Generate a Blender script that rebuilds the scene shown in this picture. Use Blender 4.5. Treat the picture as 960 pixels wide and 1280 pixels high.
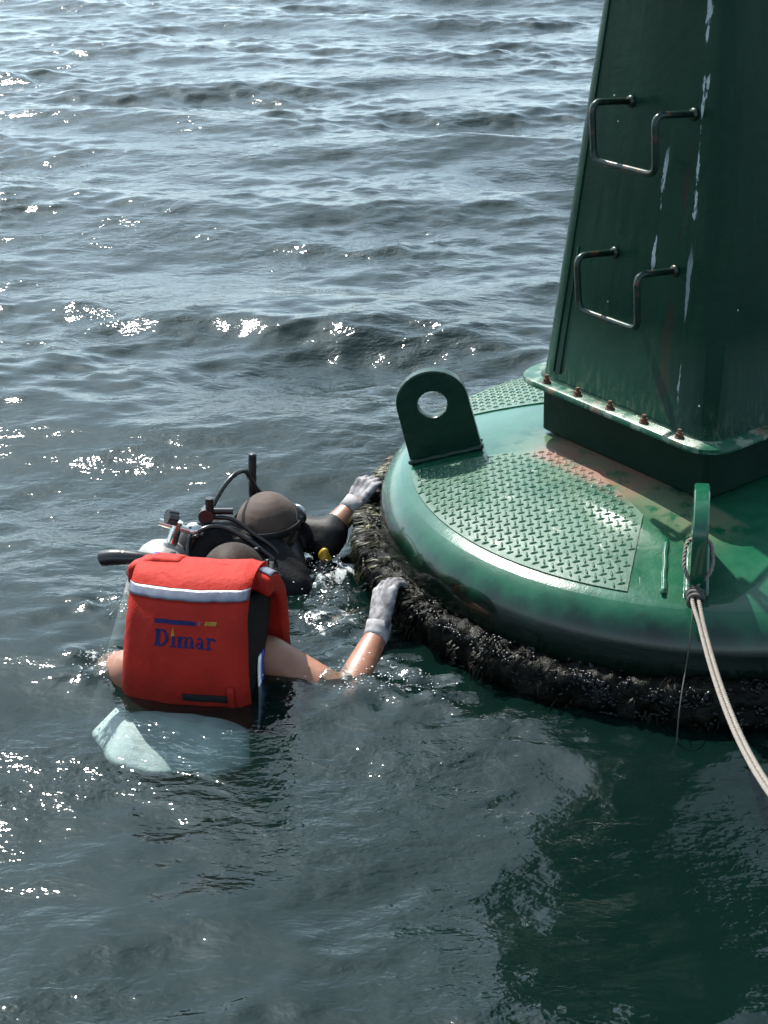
import bpy, bmesh, math, random
import numpy as np
from mathutils import Vector, Matrix, Quaternion
random.seed(7)
for o in list(bpy.data.objects):
    bpy.data.objects.remove(o)
sc = bpy.context.scene
C = sc.collection
R = math.radians

# ------------------------------------------------------------------ camera
cd = bpy.data.cameras.new('camera')
cam = bpy.data.objects.new('camera', cd); C.objects.link(cam)
cam.location = (0, 0, 2.0)
cam.rotation_euler = (R(90 - 24.92), 0, 0)
cd.sensor_fit = 'VERTICAL'; cd.sensor_height = 24.0
cd.lens = 24.0 * 1960.9 / 1280.0
cd.clip_start = 0.05; cd.clip_end = 9000
sc.camera = cam
# ------------------------------------------------------------------ sky and sun
SUN_EL, SUN_LEFT = R(54), R(31)          # the sun stands ahead and to the left
w = bpy.data.worlds.new('World'); sc.world = w; w.use_nodes = True
nt = w.node_tree
bg = nt.nodes['Background']
sky = nt.nodes.new('ShaderNodeTexSky'); sky.sky_type = 'NISHITA'; sky.sun_disc = False
sky.sun_elevation = SUN_EL; sky.sun_rotation = -SUN_LEFT
sky.air_density = 1.0; sky.dust_density = 1.6; sky.ozone_density = 1.0; sky.altitude = 0
bw = nt.nodes.new('ShaderNodeRGBToBW'); nt.links.new(sky.outputs[0], bw.inputs[0])
grey = nt.nodes.new('ShaderNodeMix'); grey.data_type = 'RGBA'; grey.blend_type = 'MULTIPLY'; grey.inputs[0].default_value = 1
grey.inputs[7].default_value = (.75, 1.02, 1.16, 1)          # milky humid air greys the blue
nt.links.new(bw.outputs[0], grey.inputs[6])
milk = nt.nodes.new('ShaderNodeMix'); milk.data_type = 'RGBA'; milk.inputs[0].default_value = .7
nt.links.new(sky.outputs[0], milk.inputs[6]); nt.links.new(grey.outputs[2], milk.inputs[7])
nt.links.new(milk.outputs[2], bg.inputs[0]); bg.inputs[1].default_value = 0.15
sd = bpy.data.lights.new('sun', 'SUN'); sd.energy = 4.1; sd.angle = R(0.53); sd.color = (1.0, .95, .87)
sun = bpy.data.objects.new('sun', sd); C.objects.link(sun)
S = Vector((-math.sin(SUN_LEFT) * math.cos(SUN_EL), math.cos(SUN_LEFT) * math.cos(SUN_EL), math.sin(SUN_EL)))
sun.rotation_euler = S.to_track_quat('Z', 'Y').to_euler()
sun.location = S * 20
sc.view_settings.view_transform = 'Standard'; sc.view_settings.look = 'None'
sc.view_settings.exposure = 1.3; sc.view_settings.gamma = 1.0
sc.view_settings.use_curve_mapping = False
sc.render.engine = 'CYCLES'
cy = sc.cycles
cy.use_denoising = True; cy.denoising_input_passes = 'RGB'
try: cy.denoiser = 'OPENIMAGEDENOISE'
except Exception: pass
cy.max_bounces = 8; cy.diffuse_bounces = 2; cy.glossy_bounces = 3; cy.transparent_max_bounces = 12; cy.transmission_bounces = 4
cy.caustics_reflective = False; cy.caustics_refractive = False
cy.sample_clamp_direct = 30; cy.sample_clamp_indirect = 4

# ------------------------------------------------------------------ helpers
def mesh(name, verts, faces, mat, parent=None, smooth=True, attr=None):
    me = bpy.data.meshes.new(name)
    me.from_pydata([tuple(v) for v in verts], [], [tuple(f) for f in faces])
    return obj(name, me, mat, parent, smooth)
def obj(name, me, mat, parent=None, smooth=True):
    if smooth and len(me.polygons):
        me.polygons.foreach_set('use_smooth', [True] * len(me.polygons))
    if mat is not None:
        me.materials.clear(); me.materials.append(mat)
    o = bpy.data.objects.new(name, me); C.objects.link(o)
    if parent: o.parent = parent
    return o
def from_bm(name, bm, mat, parent=None, smooth=True):
    bmesh.ops.recalc_face_normals(bm, faces=bm.faces)
    me = bpy.data.meshes.new(name); bm.to_mesh(me); bm.free()
    return obj(name, me, mat, parent, smooth)
def empty(name, loc=(0, 0, 0), rot=(0, 0, 0)):
    o = bpy.data.objects.new(name, None); C.objects.link(o)
    o.location = loc; o.rotation_euler = rot; o.empty_display_size = .1
    return o
def tag(o, label=None, cat=None, group=None, kind=None):
    for k, v in (('label', label), ('category', cat), ('group', group), ('kind', kind)):
        if v: o[k] = v
    return o
def sharp(o, ang=35):
    """split normals where faces meet at more than ang degrees"""
    me = o.data
    bm = bmesh.new(); bm.from_mesh(me)
    for e in bm.edges:
        if len(e.link_faces) == 2 and e.calc_face_angle(0) > R(ang): e.smooth = False
    bm.to_mesh(me); bm.free()
    return o
def tube_into(V, F, pts, rad, n=8, cap=True):
    pts = [Vector(p) for p in pts]
    if not hasattr(rad, '__len__'): rad = [rad] * len(pts)
    b = len(V); t0 = (pts[1] - pts[0]).normalized()
    up = Vector((0, 0, 1)) if abs(t0.z) < .9 else Vector((1, 0, 0))
    nrm = t0.cross(up).normalized()
    pt = t0
    for i, p in enumerate(pts):
        t = (pts[min(i + 1, len(pts) - 1)] - pts[max(i - 1, 0)]).normalized()
        nrm = (pt.rotation_difference(t) @ nrm); nrm = (nrm - t * nrm.dot(t)).normalized(); pt = t
        bi = t.cross(nrm)
        for k in range(n):
            a = 2 * math.pi * k / n
            V.append(p + (nrm * math.cos(a) + bi * math.sin(a)) * rad[i])
    m = len(pts)
    for i in range(m - 1):
        for k in range(n):
            k2 = (k + 1) % n
            F.append((b + i * n + k, b + i * n + k2, b + (i + 1) * n + k2, b + (i + 1) * n + k))
    if cap:
        F.append(tuple(b + k for k in reversed(range(n))))
        F.append(tuple(b + (m - 1) * n + k for k in range(n)))
def tube(name, pts, rad, mat, parent=None, n=8):
    V, F = [], []
    tube_into(V, F, pts, rad, n)
    return mesh(name, V, F, mat, parent)
def spline(pts, n=8):
    """Catmull-Rom through the points"""
    P = [Vector(p) for p in pts]; out = []
    for i in range(len(P) - 1):
        a, b, c, d = P[max(i - 1, 0)], P[i], P[i + 1], P[min(i + 2, len(P) - 1)]
        for k in range(n):
            t = k / n
            out.append(.5 * ((2 * b) + (c - a) * t + (2 * a - 5 * b + 4 * c - d) * t * t + (3 * b - a - 3 * c + d) * t ** 3))
    out.append(P[-1]); return out
def lathe(name, prof, mat, parent=None, n=128, closed=False):
    V, F = [], []
    m = len(prof)
    for i in range(n):
        a = 2 * math.pi * i / n
        for r, z in prof: V.append((r * math.cos(a), r * math.sin(a), z))
    for i in range(n):
        j = (i + 1) % n
        for k in range(m - 1): F.append((i * m + k, j * m + k, j * m + k + 1, i * m + k + 1))
    return mesh(name, V, F, mat, parent)
def rsq(w, r, n=7):
    """outline of a square of half width w with corner radius r, counter-clockwise"""
    out = []
    for k, (sx, sy) in enumerate(((1, 1), (-1, 1), (-1, -1), (1, -1))):
        for i in range(n):
            a = R(90) * (k + i / (n - 1))
            out.append((sx * (w - r) + r * math.cos(a), sy * (w - r) + r * math.sin(a)))
    return out
def loft(name, rings, mat, parent=None, cap=True, smooth=True):
    V, F = [], []; n = len(rings[0])
    for ring in rings: V += [tuple(p) for p in ring]
    for i in range(len(rings) - 1):
        for k in range(n):
            k2 = (k + 1) % n
            F.append((i * n + k, i * n + k2, (i + 1) * n + k2, (i + 1) * n + k))
    if cap:
        F.append(tuple(reversed(range(n)))); F.append(tuple((len(rings) - 1) * n + k for k in range(n)))
    return mesh(name, V, F, mat, parent, smooth)
def blob(name, shapes, mat, parent=None, voxel=.006, smooth=6):
    """one continuous surface grown over tapered capsules (p0,r0,p1,r1) and ellipsoids ('e',centre,radii,euler)"""
    bm = bmesh.new()
    for s in shapes:
        if s[0] == 'e':
            M = Matrix.Translation(s[1]) @ (Matrix.Rotation(s[3][2], 4, 'Z') @ Matrix.Rotation(s[3][1], 4, 'Y') @ Matrix.Rotation(s[3][0], 4, 'X') if len(s) > 3 else Matrix()) @ Matrix.Diagonal((*s[2], 1))
            bmesh.ops.create_uvsphere(bm, u_segments=20, v_segments=14, radius=1, matrix=M)
        else:
            p0, r0, p1, r1 = Vector(s[0]), s[1], Vector(s[2]), s[3]
            V, F = [], []
            d = p1 - p0; L = max(d.length, 1e-5)
            N = 5; pts = []; rad = []
            for i in range(N + 1):
                a = R(90) * (1 - i / N); pts.append(p0 - d / L * r0 * math.sin(a)); rad.append(max(r0 * math.cos(a), r0 * .02))
            for i in range(N + 1):
                a = R(90) * (i / N); pts.append(p1 + d / L * r1 * math.sin(a)); rad.append(max(r1 * math.cos(a), r1 * .02))
            tube_into(V, F, pts, rad, 14)
            vs = [bm.verts.new(v) for v in V]
            for f in F: bm.faces.new([vs[i] for i in f])
    bmesh.ops.recalc_face_normals(bm, faces=bm.faces)
    me = bpy.data.meshes.new(name + '_raw'); bm.to_mesh(me); bm.free()
    t = bpy.data.objects.new(name + '_raw', me); C.objects.link(t)
    m = t.modifiers.new('r', 'REMESH'); m.mode = 'VOXEL'; m.voxel_size = voxel
    m = t.modifiers.new('s', 'SMOOTH'); m.iterations = smooth; m.factor = .5
    dg = bpy.context.evaluated_depsgraph_get(); dg.update()
    me2 = bpy.data.meshes.new_from_object(t.evaluated_get(dg), depsgraph=dg)
    bpy.data.objects.remove(t); bpy.data.meshes.remove(me)
    me2.name = name
    return obj(name, me2, mat, parent)

# ------------------------------------------------------------------ materials
YAW = .6316      # turn of the square tower about the buoy axis
def mat(name):
    m = bpy.data.materials.new(name); m.use_nodes = True
    return m, m.node_tree, m.node_tree.nodes['Principled BSDF']
def N(nt, t, **kw):
    n = nt.nodes.new(t)
    for k, v in kw.items(): setattr(n, k, v)
    return n
def noise(nt, scale, detail=4, rough=.55, vec=None, stretch=None):
    n = N(nt, 'ShaderNodeTexNoise'); n.inputs['Scale'].default_value = scale
    n.inputs['Detail'].default_value = detail; n.inputs['Roughness'].default_value = rough
    if vec is None: vec = nt.nodes.new('ShaderNodeTexCoord').outputs['Object']
    if stretch:
        mp = N(nt, 'ShaderNodeMapping'); mp.inputs['Scale'].default_value = stretch
        nt.links.new(vec, mp.inputs[0]); vec = mp.outputs[0]
    nt.links.new(vec, n.inputs['Vector'])
    return n
def ramp(nt, src, stops):
    r = N(nt, 'ShaderNodeValToRGB'); e = r.color_ramp.elements
    while len(e) < len(stops): e.new(.5)
    for x, (p, c) in zip(e, stops): x.position = p; x.color = (c if hasattr(c, '__len__') else (c, c, c)) + ((1,) if not hasattr(c, '__len__') or len(c) == 3 else ())  if hasattr(c, '__len__') else (c, c, c, 1)
    nt.links.new(src, r.inputs[0]); return r
def mixc(nt, fac, a, b):
    m = N(nt, 'ShaderNodeMix', data_type='RGBA')
    for s, v in ((m.inputs[0], fac), (m.inputs[6], a), (m.inputs[7], b)):
        if isinstance(v, bpy.types.NodeSocket): nt.links.new(v, s)
        elif hasattr(v, '__len__'): s.default_value = (*v[:3], 1)
        else: s.default_value = v
    return m.outputs[2]
def math_(nt, op, a, b=None, clamp=False):
    m = N(nt, 'ShaderNodeMath', operation=op); m.use_clamp = clamp
    for s, v in ((m.inputs[0], a), (m.inputs[1], b)):
        if v is None: continue
        if isinstance(v, bpy.types.NodeSocket): nt.links.new(v, s)
        else: s.default_value = v
    return m.outputs[0]
def mrange(nt, v, a, b, c=0, d=1):
    m = N(nt, 'ShaderNodeMapRange'); m.interpolation_type = 'SMOOTHSTEP'
    nt.links.new(v, m.inputs[0])
    for i, x in enumerate((a, b, c, d)): m.inputs[i + 1].default_value = x
    return m.outputs[0]
def bump(nt, b, src, dist=.002, strength=1.0):
    n = N(nt, 'ShaderNodeBump'); n.inputs['Distance'].default_value = dist; n.inputs['Strength'].default_value = strength
    nt.links.new(src, n.inputs['Height']); nt.links.new(n.outputs[0], b.inputs['Normal']); return n
def simple(name, col, rough=.6, metal=0, var=.25, scale=30, bmp=0, spec=.5):
    m, t, b = mat(name)
    n = noise(t, scale)
    lo = tuple(c * (1 - var) for c in col); hi = tuple(min(1, c * (1 + var)) for c in col)
    r = ramp(t, n.outputs[0], [(.3, lo), (.7, hi)])
    t.links.new(r.outputs[0], b.inputs['Base Color'])
    b.inputs['Roughness'].default_value = rough; b.inputs['Metallic'].default_value = metal
    b.inputs['Specular IOR Level'].default_value = spec
    if bmp: bump(t, b, n.outputs[0], bmp)
    return m

GREEN = (.010, .070, .044)
def paint(name, base=GREEN, rough=.30, kind='plain', coat=.5):
    m, t, b = mat(name)
    tc = N(t, 'ShaderNodeTexCoord').outputs['Object']
    n1 = noise(t, 3.5, 6, .6, tc); n2 = noise(t, 38, 5, .6, tc); n3 = noise(t, 180, 3, .5, tc)
    c = mixc(t, ramp(t, n1.outputs[0], [(.35, 0.), (.7, 1.)]).outputs[0], base, tuple(x * 1.35 + .004 for x in base))
    # chalky salt film
    c = mixc(t, math_(t, 'MULTIPLY', ramp(t, n2.outputs[0], [(.5, 0.), (.75, 1.)]).outputs[0], .0 if coat < .2 else .03), c, (.16, .26, .20))
    rg = mrange(t, n2.outputs[0], .3, .75, rough * .75, rough * 1.5)
    sep = N(t, 'ShaderNodeSeparateXYZ'); t.links.new(tc, sep.inputs[0])
    if kind == 'tower':       # peeled streaks, rust below the rung ends, drip marks; x across the ladder face
        def streak(y0, z0, z1, slope, wd, seed, sc_=26):
            yy = math_(t, 'SUBTRACT', sep.outputs[1], y0)
            yy = math_(t, 'SUBTRACT', yy, math_(t, 'MULTIPLY', math_(t, 'SUBTRACT', sep.outputs[2], z0), slope))
            nn = noise(t, sc_, 5, .65, tc, (1, 1, .28)); nn.noise_dimensions = '4D'; nn.inputs['W'].default_value = seed
            band = math_(t, 'SUBTRACT', 1.0, math_(t, 'DIVIDE', math_(t, 'ABSOLUTE', yy), wd))
            zz = math_(t, 'MULTIPLY', mrange(t, sep.outputs[2], z0, z0 + .05), mrange(t, sep.outputs[2], z1 - .08, z1, 1, 0))
            face = mrange(t, sep.outputs[0], -.15, -.17)
            v = math_(t, 'ADD', band, math_(t, 'MULTIPLY', math_(t, 'SUBTRACT', nn.outputs[0], .5), 4.6))
            return math_(t, 'MULTIPLY', math_(t, 'MULTIPLY', mrange(t, v, .80, .95), zz), face)
        wht = (.32, .36, .37)
        rust = (.030, .012, .008)
        c = mixc(t, math_(t, 'MULTIPLY', streak(-.155, .70, 1.27, .02, .030, 3.1, 14), .5), c, rust)
        c = mixc(t, math_(t, 'MULTIPLY', streak(-.150, .58, .90, .02, .026, 4.4, 14), .4), c, rust)
        c = mixc(t, math_(t, 'MULTIPLY', streak(.064, 1.06, 1.29, .0, .014, 5.2, 14), .5), c, rust)
        c = mixc(t, streak(-.189, .98, 1.75, .070, .020, 1.7), c, wht)
        c = mixc(t, streak(-.066, .90, 1.24, -.028, .015, 9.3), c, wht)
        c = mixc(t, math_(t, 'MULTIPLY', streak(-.205, .60, 1.02, .05, .010, 6.6), .5), c, wht)
        # dirt splashed on the foot of the tower and light specks
        sp = noise(t, 60, 4, .7, tc, (1, 1, .35))
        foot = mrange(t, sep.outputs[2], .545, .66, 1, 0)
        c = mixc(t, math_(t, 'MULTIPLY', math_(t, 'MULTIPLY', mrange(t, sp.outputs[0], .45, .7), foot), .22), c, (.13, .15, .09))
        vor = N(t, 'ShaderNodeTexVoronoi'); vor.inputs['Scale'].default_value = 9; t.links.new(tc, vor.inputs[0])
        c = mixc(t, mrange(t, vor.outputs[0], .035, .022), c, (.5, .52, .5))
        dr = noise(t, 55, 3, .6, tc, (1, 1, .02))
        c = mixc(t, math_(t, 'MULTIPLY', mrange(t, dr.outputs[0], .6, .72), .05), c, (.1, .2, .15))
        rg = mrange(t, dr.outputs[0], .3, .7, .24, .42)
    if kind == 'shell':        # worn and rusty strip along the foot of the plinth
        d = N(t, 'ShaderNodeVectorMath', operation='DOT_PRODUCT'); t.links.new(tc, d.inputs[0]); d.inputs[1].default_value = (-math.cos(YAW), -math.sin(YAW), 0)
        al = N(t, 'ShaderNodeVectorMath', operation='DOT_PRODUCT'); t.links.new(tc, al.inputs[0]); al.inputs[1].default_value = (math.sin(YAW), -math.cos(YAW), 0)
        dd = math_(t, 'ADD', d.outputs['Value'], math_(t, 'MULTIPLY', math_(t, 'SUBTRACT', n2.outputs[0], .5), .06))
        near = math_(t, 'MULTIPLY', mrange(t, dd, .39, .49, 1, 0), mrange(t, d.outputs['Value'], .28, .30))
        alm = math_(t, 'MULTIPLY', mrange(t, al.outputs['Value'], -.42, -.2), mrange(t, al.outputs['Value'], .36, .5, 1, 0))
        pat = noise(t, 14, 6, .65, tc)
        worn = math_(t, 'MULTIPLY', math_(t, 'MULTIPLY', near, alm), mrange(t, pat.outputs[0], .36, .5))
        c = mixc(t, math_(t, 'MULTIPLY', worn, .65), c, (.12, .125, .08))
        pat2 = noise(t, 11, 6, .7, tc); pat2.noise_dimensions = '4D'; pat2.inputs['W'].default_value = 2.3
        alr = math_(t, 'MULTIPLY', mrange(t, al.outputs['Value'], -.26, -.18), mrange(t, al.outputs['Value'], .10, .20, 1, 0))
        c = mixc(t, math_(t, 'MULTIPLY', math_(t, 'MULTIPLY', near, alr), mrange(t, pat2.outputs[0], .36, .50)), c, (.17, .098, .072))
        film = noise(t, 7, 5, .6, tc)
        c = mixc(t, math_(t, 'MULTIPLY', mrange(t, film.outputs[0], .42, .68), .08), c, (.06, .20, .12))
    if kind == 'tread':
        film = noise(t, 6, 6, .65, tc); gx = noise(t, 16, 5, .7, tc)
        d = N(t, 'ShaderNodeVectorMath', operation='DOT_PRODUCT'); t.links.new(tc, d.inputs[0]); d.inputs[1].default_value = (-math.cos(YAW), -math.sin(YAW), 0)
        near = mrange(t, d.outputs['Value'], .42, .72, 1, .12)
        c = mixc(t, math_(t, 'MULTIPLY', math_(t, 'MULTIPLY', mrange(t, film.outputs[0], .28, .58), near), .50), c, (.10, .16, .11))
        c = mixc(t, math_(t, 'MULTIPLY', mrange(t, gx.outputs[0], .62, .70), .6), c, (.33, .33, .28))
        al = N(t, 'ShaderNodeVectorMath', operation='DOT_PRODUCT'); t.links.new(tc, al.inputs[0]); al.inputs[1].default_value = (math.sin(YAW), -math.cos(YAW), 0)
        pat2 = noise(t, 11, 6, .7, tc); pat2.noise_dimensions = '4D'; pat2.inputs['W'].default_value = 2.3
        dd = math_(t, 'ADD', d.outputs['Value'], math_(t, 'MULTIPLY', math_(t, 'SUBTRACT', n2.outputs[0], .5), .07))
        alr = math_(t, 'MULTIPLY', mrange(t, al.outputs['Value'], -.26, -.18), mrange(t, al.outputs['Value'], .12, .24, 1, 0))
        c = mixc(t, math_(t, 'MULTIPLY', math_(t, 'MULTIPLY', mrange(t, dd, .40, .455, 1, 0), alr), mrange(t, pat2.outputs[0], .36, .50)), c, (.17, .098, .072))
        rg = mrange(t, film.outputs[0], .3, .7, .32, .52)
    if kind == 'shell':        # dark algae film near the waterline; above it the hull side's shade painted in
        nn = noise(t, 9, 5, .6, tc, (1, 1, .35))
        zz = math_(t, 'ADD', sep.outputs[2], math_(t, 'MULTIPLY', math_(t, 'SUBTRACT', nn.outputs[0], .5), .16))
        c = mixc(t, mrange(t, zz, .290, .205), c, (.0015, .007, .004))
        film = noise(t, 5, 5, .6, tc)
        c = mixc(t, math_(t, 'MULTIPLY', math_(t, 'MULTIPLY', mrange(t, film.outputs[0], .40, .66), mrange(t, sep.outputs[2], .26, .31)), .08), c, (.06, .20, .12))
        rg = mrange(t, film.outputs[0], .3, .7, .16, .30)
    if kind == 'flange':      # bleached top, bare grey primer and rust specks
        pr = noise(t, 24, 5, .65, tc)
        c = mixc(t, math_(t, 'MULTIPLY', mrange(t, pr.outputs[0], .50, .60), .55), c, (.20, .23, .18))
        pr2 = noise(t, 15, 5, .7, tc); pr2.noise_dimensions = '4D'; pr2.inputs['W'].default_value = 5.1
        c = mixc(t, math_(t, 'MULTIPLY', mrange(t, pr2.outputs[0], .56, .64), .6), c, (.17, .09, .06))
    t.links.new(c, b.inputs['Base Color']); t.links.new(rg, b.inputs['Roughness'])
    b.inputs['Coat Weight'].default_value = coat; b.inputs['Specular IOR Level'].default_value = .09 if coat < .1 else .22; b.inputs['Coat Roughness'].default_value = .05
    h = math_(t, 'ADD', math_(t, 'MULTIPLY', n2.outputs[0], 1.0), math_(t, 'MULTIPLY', n3.outputs[0], .35))
    bump(t, b, h, .0009)
    return m
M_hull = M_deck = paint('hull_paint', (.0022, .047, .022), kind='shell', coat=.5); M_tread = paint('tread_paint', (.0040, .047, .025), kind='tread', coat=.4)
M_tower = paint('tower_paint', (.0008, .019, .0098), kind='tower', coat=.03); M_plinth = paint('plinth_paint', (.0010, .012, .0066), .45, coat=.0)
M_eye_lit = paint('eye_paint_lit', (.003, .050, .025), .22)  # eye paint, lit copy: sunlight put into the colour of the near eye
M_flange = paint('flange_paint', (.004, .045, .024), .3, kind='flange', coat=.1); M_eye_shaded = paint('eye_paint_shaded', (.0015, .016, .009), .30, coat=.1)  # eye paint, dark copy: shade put into the colour of the left eye
M_rust = simple('rust', (.09, .040, .022), .85, 0, .5, 120, .001)
M_rung = None
def rung_mat():
    m, t, b = mat('rung_steel')
    n = noise(t, 45, 5, .7)
    c = mixc(t, mrange(t, n.outputs[0], .50, .66), (.004, .020, .014), (.06, .028, .016))
    t.links.new(c, b.inputs['Base Color']); b.inputs['Roughness'].default_value = .36; b.inputs['Metallic'].default_value = .25
    bump(t, b, n.outputs[0], .0008); return m
M_rung = rung_mat()
def algae_mat():
    m, t, b = mat('fouled_rubber')
    n = noise(t, 28, 6, .7); n2 = noise(t, 7, 4)
    c = mixc(t, mrange(t, n.outputs[0], .45, .68), (.0015, .0016, .0012), (.006, .0065, .003))
    c = mixc(t, mrange(t, n2.outputs[0], .5, .7), c, (.003, .003, .0025))
    t.links.new(c, b.inputs['Base Color']); b.inputs['Roughness'].default_value = .28; b.inputs['Specular IOR Level'].default_value = .10
    bump(t, b, n.outputs[0], .008); return m
M_algae = algae_mat()
def weed_mat():
    m, t, b = mat('seaweed')
    oi = N(t, 'ShaderNodeTexCoord').outputs['Object']
    n = noise(t, 30, 3, .6, oi)
    c = ramp(t, n.outputs[0], [(.3, (.006, .006, .002)), (.5, (.022, .024, .006)), (.72, (.085, .09, .016))]).outputs[0]
    t.links.new(c, b.inputs['Base Color']); b.inputs['Roughness'].default_value = .5; b.inputs['Specular IOR Level'].default_value = .3; return m
M_weed = weed_mat()
M_weed_dark = simple('dark_seaweed', (.005, .005, .003), .5, 0, .6, 30, 0, .1)
def rope_mat():
    m, t, b = mat('rope')
    n = noise(t, 240, 3, .6); n2 = noise(t, 14, 3)
    c = mixc(t, n2.outputs[0], (.23, .195, .155), (.17, .16, .15))
    c = mixc(t, mrange(t, n.outputs[0], .4, .75), c, (.12, .10, .085))
    t.links.new(c, b.inputs['Base Color']); b.inputs['Roughness'].default_value = .85; bump(t, b, n.outputs[0], .002); return m
M_rope = rope_mat()
M_cord = simple('dark_cord', (.03, .03, .025), .7, 0, .4, 90)
M_skin = simple('skin', (.25, .11, .068), .45, 0, .16, 25, .0006)
M_skin2 = simple('tanned_skin', (.20, .09, .055), .42, 0, .16, 25, .0006)
M_hair = simple('hair', (.022, .012, .008), .6, 0, .6, 150, .0012, .15)
M_neo = simple('neoprene', (.006, .006, .007), .55, 0, .4, 60, .001, .2)
def hood_mat():
    m, t, b = mat('hood_neoprene')
    n = noise(t, 9, 5, .6); n2 = noise(t, 130, 3, .6)
    c = mixc(t, mrange(t, n.outputs[0], .35, .65), (.055, .038, .031), (.085, .062, .052))
    t.links.new(c, b.inputs['Base Color']); b.inputs['Roughness'].default_value = .75; b.inputs['Specular IOR Level'].default_value = .25; bump(t, b, n2.outputs[0], .0006); return m
M_hood = hood_mat()
M_blackp = simple('black_plastic', (.010, .010, .011), .28, 0, .3, 40)
M_webbing = simple('black_fabric', (.006, .006, .007), .7, 0, .4, 160, .0015, .2)
M_tank = simple('tank_paint', (.27, .255, .24), .33, .25, .14, 14, .0004)
M_chrome = simple('chromed_brass', (.62, .60, .56), .16, 1.0, .1, 40)
M_yellow = simple('yellow_plastic', (.34, .20, .012), .35, 0, .2, 60)
def jacket_mat(name, col, sc_=900):
    m, t, b = mat(name)
    tc = N(t, 'ShaderNodeTexCoord').outputs['Object']
    n = noise(t, 7, 5, .6, tc); n2 = noise(t, 420, 2, .5, tc); n3 = noise(t, 22, 4, .6, tc, (1, 1, .5))
    c = mixc(t, mrange(t, n.outputs[0], .3, .7), tuple(x * .86 for x in col), col)
    c = mixc(t, math_(t, 'MULTIPLY', mrange(t, n3.outputs[0], .56, .7), .18), c, tuple(x * .6 for x in col))
    # wet hem: the cloth is soaked darker towards the water
    sep = N(t, 'ShaderNodeSeparateXYZ'); t.links.new(tc, sep.inputs[0])
    zz = math_(t, 'ADD', sep.outputs[2], math_(t, 'MULTIPLY', math_(t, 'SUBTRACT', n3.outputs[0], .5), .10))
    c = mixc(t, mrange(t, zz, .10, .0), c, tuple(x * .55 for x in col))
    t.links.new(c, b.inputs['Base Color']); b.inputs['Roughness'].default_value = .7
    b.inputs['Sheen Weight'].default_value = .0; b.inputs['Specular IOR Level'].default_value = .2
    bump(t, b, math_(t, 'ADD', math_(t, 'MULTIPLY', n2.outputs[0], .25), math_(t, 'MULTIPLY', n3.outputs[0], 3.0)), .0022)
    return m
M_jacket = jacket_mat('jacket_cloth', (.33, .0135, .0065))
M_reflect = simple('reflective_tape', (.165, .17, .215), .38, .35, .2, 45, .0012)
M_navy = simple('navy_print', (.020, .018, .135), .75, 0, .2, 90)
M_gold = simple('gold_print', (.55, .27, .045), .7, 0, .2, 90)
M_white = simple('white_cloth', (.84, .84, .84), .8, 0, .12, 30, .002)
M_blue = simple('blue_webbing', (.03, .05, .30), .7, 0, .2, 90)
M_shorts = simple('maroon_cloth', (.16, .045, .05), .85, 0, .3, 20)
def glove_mat():
    m, t, b = mat('work_glove')
    n = noise(t, 26, 4, .6); n2 = noise(t, 500, 2)
    c = ramp(t, n.outputs[0], [(.36, (.045, .043, .05)), (.50, (.17, .16, .17)), (.60, (.30, .29, .30))]).outputs[0]
    t.links.new(c, b.inputs['Base Color']); b.inputs['Roughness'].default_value = .75; bump(t, b, n2.outputs[0], .001); return m
M_glove = glove_mat()
M_cuff = simple('white_knit_cuff', (.24, .235, .24), .85, 0, .25, 60, .001)
def foam_mat():
    m, t, b = mat('foam')
    b.inputs['Base Color'].default_value = (.75, .78, .78, 1); b.inputs['Roughness'].default_value = .12
    n = noise(t, 60); r = ramp(t, n.outputs[0], [(.3, (.45, .5, .5)), (.7, (.8, .82, .82))]); t.links.new(r.outputs[0], b.inputs['Base Color'])
    return m
M_foam = foam_mat()
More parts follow.
